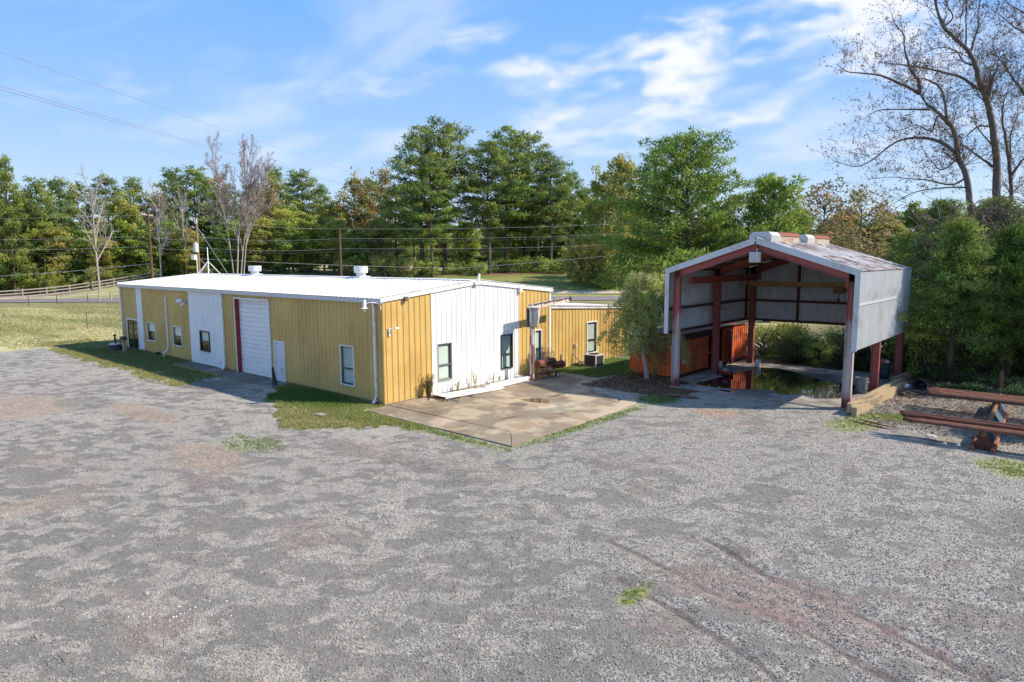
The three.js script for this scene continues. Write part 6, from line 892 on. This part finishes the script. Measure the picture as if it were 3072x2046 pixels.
// the tall half-bare trees on the right, limb by limb
{
  const lab = { A: ['tall half-bare tree with arching limbs over the shed, left stem', 301], B: ['tallest half-bare tree rising out of the top of the frame', 302], D: ['half-bare tree at the right edge with twiggy upper limbs', 303] };
  for (const k of ['A', 'B', 'D']) {
    const r = rngOf(lab[k][1]), W = new Buf(), B = new Buf(), base = LIMBS[k][0][1][0], o = [base[0] + 0.15, 0, base[2]], pal = [[0.10, 0.075, 0.04], [0.14, 0.09, 0.05], [0.07, 0.075, 0.035], [0.17, 0.10, 0.05]];
    const twig = (p, d, L, rad, lev) => { const q = [], n = 3; let c = p, dd = d; q.push(c); for (let i = 0; i < n; i++) { dd = [dd[0] + (r() - 0.5) * 0.5, dd[1] + (r() - 0.42) * 0.45, dd[2] + (r() - 0.5) * 0.5]; const l = Math.hypot(...dd); dd = dd.map(v => v / l); c = [c[0] + dd[0] * L / n, c[1] + dd[1] * L / n, c[2] + dd[2] * L / n]; q.push(c); } W.limb(q, [rad, rad * 0.8, rad * 0.6, rad * 0.35], 3);
      if (lev < 3) { const m = lev === 1 ? 3 : 3; for (let j = 0; j < m; j++) { const s = q[1 + ((r() * 3) | 0)], v = [dd[0] + (r() - 0.5) * 1.7, dd[1] + (r() - 0.4) * 1.5, dd[2] + (r() - 0.5) * 1.7], l = Math.hypot(...v); twig(s, v.map(t => t / l), L * (0.45 + 0.25 * r()), rad * 0.6, lev + 1); } }
      if (lev >= 2) for (let j = 0; j < 4; j++) if (r() < 0.55) { const s = q[1 + ((r() * 3) | 0)]; B.leaf(s[0] + (r() - 0.5) * 0.14, s[1] - r() * 0.1, s[2] + (r() - 0.5) * 0.14, r() - 0.5, 0.6, r() - 0.5, 0.09 + 0.06 * r(), 0.055, vary(pal, r), r, 0.4); } };
    LIMBS[k].forEach(([rad, pts], li) => {
      let P = pts.map(p => [p[0] - o[0], p[1], p[2] - o[2]]); if (li === 0) P = [[0, -0.3, 0], ...P]; else if (k === 'D' && li === 3) P = [[P[0][0] + 0.4, -0.3, P[0][2]], ...P];
      const cv = new THREE.CatmullRomCurve3(P.map(p => V(...p))), n = P.length * 4, pp = cv.getPoints(n).map(v => [v.x + (r() - 0.5) * 0.04, v.y, v.z + (r() - 0.5) * 0.04]); W.limb(pp, pp.map((_, i) => Math.max(0.012, 0.85 * rad * (1 - 0.84 * i / n))), li ? 6 : 9);
      const len = cv.getLength(), m = Math.round(len * (li ? 4.6 : 2.2)); for (let i = 0; i < m; i++) { const t = Math.max(li ? 0.12 : 0.45, (i + r()) / m); if (t > 1) continue; const p = cv.getPoint(Math.min(1, t)), g = cv.getTangent(Math.min(1, t)), v = [g.x * 0.6 + (r() - 0.5) * 1.6, g.y * 0.6 + (r() - 0.25) * 1.4, g.z * 0.6 + (r() - 0.5) * 1.6], l = Math.hypot(...v); twig([p.x, p.y, p.z], v.map(q => q / l), (0.7 + 1.0 * r()) * (li ? 1 : 1.15), Math.max(0.007, rad * 0.09), 1); }
    });
    plant('half_bare_tree', lab[k][0], 'tree', { wood: W.geo(), leaf: B.geo() }, o, [1, 1, 1], 0, LEAF[0], BARK[2], undefined, ['branches', 'last_leaves']);
  }
}
// tangle of grey dead twigs under the bare trees
{
  const r = rngOf(410); [['grey leafless thicket at the foot of the half-bare trees', 16.9, -24.2, 3.0, 5.2], ['grey leafless thicket near the right edge above the cedars', 19.6, -24.6, 3.0, 5.6]].forEach(([l, x, z, R, y0], i) => { const W = new Buf(); for (let k = 0; k < 560; k++) { const a = r() * 6.28, q = R * Math.sqrt(r()), p = [Math.cos(a) * q, y0 + r() * 3.4 - q * 0.2, Math.sin(a) * q], d = [r() - 0.5, r() * 0.7 - 0.15, r() - 0.5], L = 0.6 + r(); W.limb([p, [p[0] + d[0] * L, p[1] + d[1] * L + 0.1, p[2] + d[2] * L], [p[0] + d[0] * 2 * L, p[1] + d[1] * 1.5 * L, p[2] + d[2] * 2 * L]], [0.025, 0.016, 0.006], 3); } for (let k = 0; k < 26; k++) { const a = r() * 6.28, q = R * 0.8 * Math.sqrt(r()); W.limb([[Math.cos(a) * q * 0.3, 0, Math.sin(a) * q * 0.3], [Math.cos(a) * q * 0.6, y0 * 0.6, Math.sin(a) * q * 0.6], [Math.cos(a) * q, y0 + 2.2 * r(), Math.sin(a) * q]], [0.06, 0.04, 0.02], 4); } plant('dead_thicket', l, 'thicket', { wood: W.geo() }, [x, 0, z], [1, 1, 1], 0, null, BARK[2], undefined, ['twigs', 'foliage']); });
}
// bushes behind the shed and under the trees
{
  const g1 = broadGeo(501, { h: 1.7, R: 1.5, r: 0.05, base: 0.02, nc: 46, pad: 0.36, nl: 70, L: 0.11, W: 0.06, pal: GREEN }), g2 = broadGeo(502, { h: 1.7, R: 1.5, r: 0.05, base: 0.02, nc: 46, pad: 0.36, nl: 70, L: 0.12, W: 0.07, pal: [[0.055, 0.085, 0.03], [0.075, 0.11, 0.035], [0.04, 0.065, 0.025]] }), g3 = broadGeo(503, { h: 1.7, R: 1.5, r: 0.05, base: 0.02, nc: 40, pad: 0.36, nl: 60, L: 0.12, W: 0.06, pal: YGREEN });
  [['yellow-green bush at the rear left corner of the slab', g3, 8.2, -23.2, 1.0, 1.25], ['second bush along the back of the shed, mid green', g1, 9.6, -23.0, 1.05, 1.0], ['third bush along the back of the shed, dark', g2, 11.2, -22.9, 1.1, 1.0], ['fourth bush along the back of the shed, dark', g2, 12.8, -22.6, 1.1, 1.1], ['fifth bush behind the shed, at its right rear corner', g1, 14.0, -23.2, 1.1, 1.25], ['dark bush behind the right rear post', g2, 15.4, -22.2, 1.1, 1.3], ['bush at the left rear corner behind the container', g1, 6.9, -22.9, 1.1, 1.2], ['low dark bush close behind the slab edge', g2, 8.9, -21.9, 0.8, 0.85], ['low green bush close behind the slab, right of the low dark one', g1, 10.3, -21.8, 0.85, 0.8], ['low dark bush close behind the slab at its right', g2, 12.0, -21.8, 0.85, 0.9], ['yellowish bush farther behind the shed slab', g3, 7.4, -25.5, 1.2, 1.2], ['mid-green bush farther behind the shed slab', g1, 10.4, -25.6, 1.2, 1.15], ['dark bush under the cedars near the lying bin', g2, 16.9, -19.6, 0.7, 0.6], ['green bush among the trunks at the right', g1, 19.4, -23.4, 1.0, 0.8], ['dark bush deep between the trunks', g2, 17.4, -25.2, 1.2, 1.1], ['green bush at the right edge under the cedar', g1, 21.6, -21.4, 1.1, 0.9], ['mid-green bush standing close beside the rear corner of the shed', g1, 15.6, -21.4, 1.0, 1.7], ['mid-green bush between the first two cedar trunks', g1, 17.7, -22.6, 1.1, 1.6], ['dark bush under the rightmost cedar', g2, 20.2, -22.4, 1.1, 1.5], ['tall mid-green bush deep among the bare trunks', g1, 18.8, -25.4, 1.6, 3.3], ['tall mid-green bush behind the rear corner of the shed', g1, 13.6, -25.4, 1.5, 2.4]].forEach(([l, g, x, z, s, sy], i) => plant('bush', l, 'bush', g, [x, 0, z], [s, sy * (z < -21.5 && x < 15 ? 0.92 : 1), s], i, LEAF[i % 4], BARK[2], 'bushes behind and beside the shed', ['stems', 'foliage']));
  const weed = (seed, h, n, pal) => { const r = rngOf(seed), W = new Buf(), B = new Buf(); for (let i = 0; i < n; i++) { const a = r() * 6.28, q = 0.06 + 0.22 * r(), H = h * (0.6 + 0.5 * r()), e = [Math.cos(a) * q, H, Math.sin(a) * q]; W.limb([[e[0] * 0.2, 0, e[2] * 0.2], [e[0] * 0.6, H * 0.5, e[2] * 0.6], e], [0.008, 0.006, 0.003], 3); for (let k = 0; k < 26; k++) { const u = 0.25 + 0.75 * r(); B.leaf(e[0] * u + (r() - 0.5) * 0.08, H * u, e[2] * u + (r() - 0.5) * 0.08, r() - 0.5, 0.5, r() - 0.5, 0.07, 0.035, vary(pal, r), r, 0.1); } } return { wood: W.geo(), leaf: B.geo() }; };
  plant('corner_bush', 'yellow-green bush growing at the yellow and white joint of the gable', 'bush', weed(601, 0.95, 34, [[0.19, 0.19, 0.05], [0.12, 0.15, 0.04], [0.24, 0.2, 0.07]]), [0.3, 0.05, -2.1], [1.15, 1, 1.15], 0, LEAF[0], BARK[2], undefined, ['stems', 'foliage']);
  [['thin weed under the near gable window', 601, 0.55, 5, -3.9, 0.75], ['tallest thin weed against the white gable', 602, 0.85, 6, -5.0, 0.95], ['wispy weed between the two gable windows', 603, 0.5, 4, -6.2, 0.7], ['small weed near the foot of the second gable window', 604, 0.4, 3, -6.7, 0.5]].forEach(([l, s, h, n, z]) => plant('weed', l, 'weed', weed(s, h, n, GREEN), [0.22, 0.05, z], [0.7, 1, 0.7], 0, LEAF[0], BARK[2], 'weeds along the gable foot', ['stems', 'foliage']));
  plant('sapling', 'yellowish sapling at the foot of the small drooping tree', 'plant', weed(606, 1.1, 22, YGREEN), [5.6, 0, -12.0], [1, 1, 1], 0, LEAF[2], BARK[2], undefined, ['stems', 'foliage']); plant('sapling', 'low dark green plant left of the drooping tree trunk', 'plant', weed(607, 0.5, 22, CED), [4.45, 0, -11.7], [1.3, 1, 1.3], 0, LEAF[0], BARK[2], undefined, ['stems', 'foliage']);
}
// ---------------------------------------------------------------- ground cover: grass, ivy, fallen leaves, loose stones
function scatter(name, label, cat, geo, m, n, seed, fn) {
  const r = rngOf(seed), im = new THREE.InstancedMesh(geo, m, n), o = new THREE.Object3D(), c = new THREE.Color(); let k = 0, guard = 0;
  while (k < n && guard++ < n * 30) { const q = fn(r); if (!q) continue; o.position.set(q[0], q[1], q[2]); o.rotation.set(q[5] || 0, r() * 6.28, q[6] || 0); o.scale.set(q[3], q[4], q[3]); o.updateMatrix(); im.setMatrixAt(k, o.matrix); c.setRGB(...q[7]); im.setColorAt(k, c); k++; }
  im.count = k; im.name = name; im.castShadow = im.receiveShadow = true; im.userData.kind = 'stuff'; im.userData.label = label; im.userData.category = cat; scene.add(im); return im;
}
{
  const r = rngOf(3), B = new Buf(); for (let i = 0; i < 9; i++) { const a = r() * 6.28, q = 0.05 * r(); B.leaf(Math.cos(a) * q, 0, Math.sin(a) * q, Math.cos(a) * 0.3, 2.6, Math.sin(a) * 0.3, 0.09 + 0.05 * r(), 0.014, [1, 1, 1], r); } const tuft = B.geo();
  const gm = new THREE.MeshPhysicalMaterial({ color: 0xffffff, roughness: 0.95, transmission: 0.25, thickness: 0, specularIntensity: 0.2, side: THREE.DoubleSide });
  scatter('lawn_grass', 'short grass in front of the long building and by the annex', 'grass', tuft, gm, 36000, 31, q => { let x, z; const s = q(); if (s < 0.42) { x = lerp(-36, -11, q()); z = lerp(0.05, 4.4, q()); } else if (s < 0.8) { x = lerp(-7.8, 4.4, q()); z = lerp(0.05, 5, q()); } else { x = lerp(0.1, 4, q()); z = lerp(-17, -10.6, q()); } const e = fbm(x * 0.85, z * 0.85, 4), L = lawnAt(x, z, e); if (q() > L * 1.1 - 0.15 || q() > 0.15 + 1.1 * vn(x * 2.1 + 3, z * 2.1)) return null; if (x > 0.1 && z < 1.25 && z > -10.9 && x < 8) return null; if (x > -18.3 && x < -7.1 && z < 1.2) return null; const lush = blob(x, z, -4.4, 1.4, 3.4, 1.7, e), t = q(); let c = mixc(GRASS, DRY, 0.55 * t); c = mixc(c, LUSH, Math.max(lush, x > 0 && z < -9 ? 0.6 : 0) * 0.9); if (z > 2.6) c = mixc(c, DRY, 0.35); const k = 0.75 + 0.5 * q(); return [x, flat(x, z), z, 1, 0.5 + 0.55 * q() + 0.7 * lush * q(), 0, 0, mulc(c, k)]; });
  scatter('yard_grass', 'sparse grass tufts along the apron edges and in the gravel', 'grass', tuft, gm, 2800, 32, q => { const S = [[1.3, 6.3, 1.5, 0.8], [8.05, -2.6, 0.45, 4.4], [5.5, 1.5, 2.8, 0.25], [7.9, -8.2, 0.9, 1.0], [15.66, 6.7, 0.2, 0.5], [15.3, -9.0, 0.9, 1.5], [16.4, -10.9, 1.3, 0.9], [20.6, -6.2, 1.5, 1.0], [22.5, 0.6, 1, 0.5]], s = S[[0, 1, 1, 2, 3, 3, 5, 6, 6, 7, 7, 8, 1, 2, 7, q() < 0.3 ? 4 : 6][(q() * 16) | 0]], a = q() * 6.28, d = Math.sqrt(q()), x = s[0] + Math.cos(a) * d * s[2], z = s[1] + Math.sin(a) * d * s[3]; if (x > 0.1 && x < 7.9 && z < 1.2 && z > -7.5) return null; if (q() < Math.pow(d, 1.5) * 0.9 || q() > 0.25 + 0.9 * vn(x * 3.3, z * 3.3)) return null; return [x, flat(x, z), z, 0.9, 0.3 + 0.4 * q(), 0, 0, mulc(mixc(GRASS, q() < 0.5 ? LUSH : DRY, 0.5 * q()), 0.75 + 0.5 * q())]; });
  scatter('pasture_grass', 'dry pasture grass left of the building', 'grass', tuft, gm, 26000, 33, q => { const x = lerp(-86, -29.5, Math.pow(q(), 0.6)), z = lerp(-26, 8, q()); if (x > -45 && z > 5.4) return null; if (x > -33.5 && z > 3.5) return null; if (x > -46 && z < -33) return null; const f = fbm(x * 0.1, z * 0.34, 4); return [x, x > -46 ? flat(x, z) : -0.02, z, 2.2, 0.7 + 1.0 * q() * f, 0, 0, mulc(mixc(PAST, mixc(GRASS, DRY, 0.35), 0.75 * ss(0.4, 0.62, f)), 0.8 + 0.4 * q())]; });
  const V2 = new Buf(), r2 = rngOf(5); for (let i = 0; i < 12; i++) { const a = r2() * 6.28, q = 0.12 * Math.sqrt(r2()); V2.leaf(Math.cos(a) * q, 0.04 + 0.14 * r2(), Math.sin(a) * q, Math.cos(a) * 0.3, 1, Math.sin(a) * 0.3, 0.07, 0.06, [1, 1, 1], r2); }
  scatter('ivy_cover', 'pale green ivy covering the ground under the right trees', 'ivy', V2.geo(), gm, 15000, 34, q => { const x = lerp(14.9, 25, q()), z = lerp(-26, -18.2, q()); if (fbm(x * 0.6, z * 0.6, 3) < 0.40 || (x < 16.4 && z > -19.5)) return null; const k = 0.7 + 0.6 * q(); return [x, flat(x, z), z, 1.0 + 0.8 * q(), 1 + 0.9 * q(), 0, 0, mulc(mixc([0.20, 0.26, 0.085], [0.30, 0.33, 0.14], q()), k)]; });
  const lf = new THREE.BufferGeometry(); lf.setAttribute('position', new THREE.Float32BufferAttribute([-0.03, 0, 0, 0, 0.012, 0.045, 0.03, 0, 0, 0.03, 0, 0, 0, 0.014, -0.045, -0.03, 0, 0], 3)); lf.computeVertexNormals();
  scatter('fallen_leaves', 'brown fallen leaves by the shed and under the trees', 'leaves', lf, M([1, 1, 1], 0.9), 16000, 35, q => { const s = q(); let x, z; if (s < 0.35) { x = 5.9 + (q() - 0.5) * 5; z = -11 + (q() - 0.5) * 4.5; if (x > 6.9 && z < -10.9) return null; if (x < 3.4) return null; } else { x = lerp(14.8, 25, q()); z = lerp(-26, -9, Math.pow(q(), 1.5)); } return [x, flat(x, z) + 0.012, z, 0.7 + 0.8 * q(), 1 + q(), (q() - 0.5) * 0.8, (q() - 0.5) * 0.8, mulc(mixc([0.20, 0.11, 0.055], [0.10, 0.07, 0.05], q()), 0.6 + 0.8 * q())]; });
  // loose stone on the gravel, nearest the camera thickest
  const st = new THREE.IcosahedronGeometry(0.5, 0); { const p = st.attributes.position, q = rngOf(9), m = new Map(); for (let i = 0; i < p.count; i++) { const k = [p.getX(i), p.getY(i), p.getZ(i)].map(v => v.toFixed(3)).join(); if (!m.has(k)) m.set(k, 0.7 + 0.6 * q()); const f = m.get(k); p.setXYZ(i, p.getX(i) * f, p.getY(i) * f * 0.7, p.getZ(i) * f); } st.computeVertexNormals(); }
  scatter('gravel_stones', 'loose pale gravel stones over the yard', 'gravel', st, M([1, 1, 1], 0.95), 230000, 36, q => { const d = 8 + 22 * Math.pow(q(), 1.25), a = -0.7192 + (q() - 0.5) * 1.5, x = 21.33 + Math.sin(a) * d, z = 16.48 - Math.cos(a) * d; if (x > -0.2 && x < 8.1 && z < 1.3 && z > -12) return null; if (z < -10.6 && x > 6) return null; if (x > -6 && x < 4 && z < 4.2 && q() < 0.93) return null; if (x < -6 && z < 3.8) return null; const ax = x * 0.75 - z * 0.66, az = x * 0.66 + z * 0.75, m = fbm(ax * 2.3 + 1.3 * fbm(x * 2.7 + 40, z * 2.7 + 11, 3), az * 3.6 + 1.6 * fbm(x * 2.7 + 40, z * 2.7 + 11, 3), 5); if (q() < ss(0.52, 0.70, m + 0.075 * ss(3, 11, 0.7 * z + 0.25 * x)) * 0.8) return null; const s = (0.012 + 0.020 * Math.pow(q(), 3)) * 1.2, k = 0.55 + 0.5 * q(); return [x, flat(x, z) + 0.004, z, s, s * (0.6 + 0.4 * q()), q() * 3, q() * 3, q() < 0.012 ? [0.5, 0.5, 0.48] : q() < 0.04 ? [0.26 * k, 0.18 * k, 0.14 * k] : [0.35 * k, 0.332 * k, 0.298 * k]]; });
  scatter('white_stones', 'scatter of white stones on the gravel at the lower left', 'stones', st, M([0.75, 0.75, 0.73], 0.9), 34, 37, q => { const x = 10.2 + (q() + q() - 1) * 1.1, z = 12.3 + (q() + q() - 1) * 0.8, s = 0.025 + 0.03 * q() * q(); return [x, flat(x, z) + 0.005, z, s, s * 0.7, q() * 3, q() * 3, [1, 1, 1]]; });
}
scene.traverse(o => { if (o.isMesh) { o.castShadow = true; o.receiveShadow = true; } });
renderer.render(scene, camera);
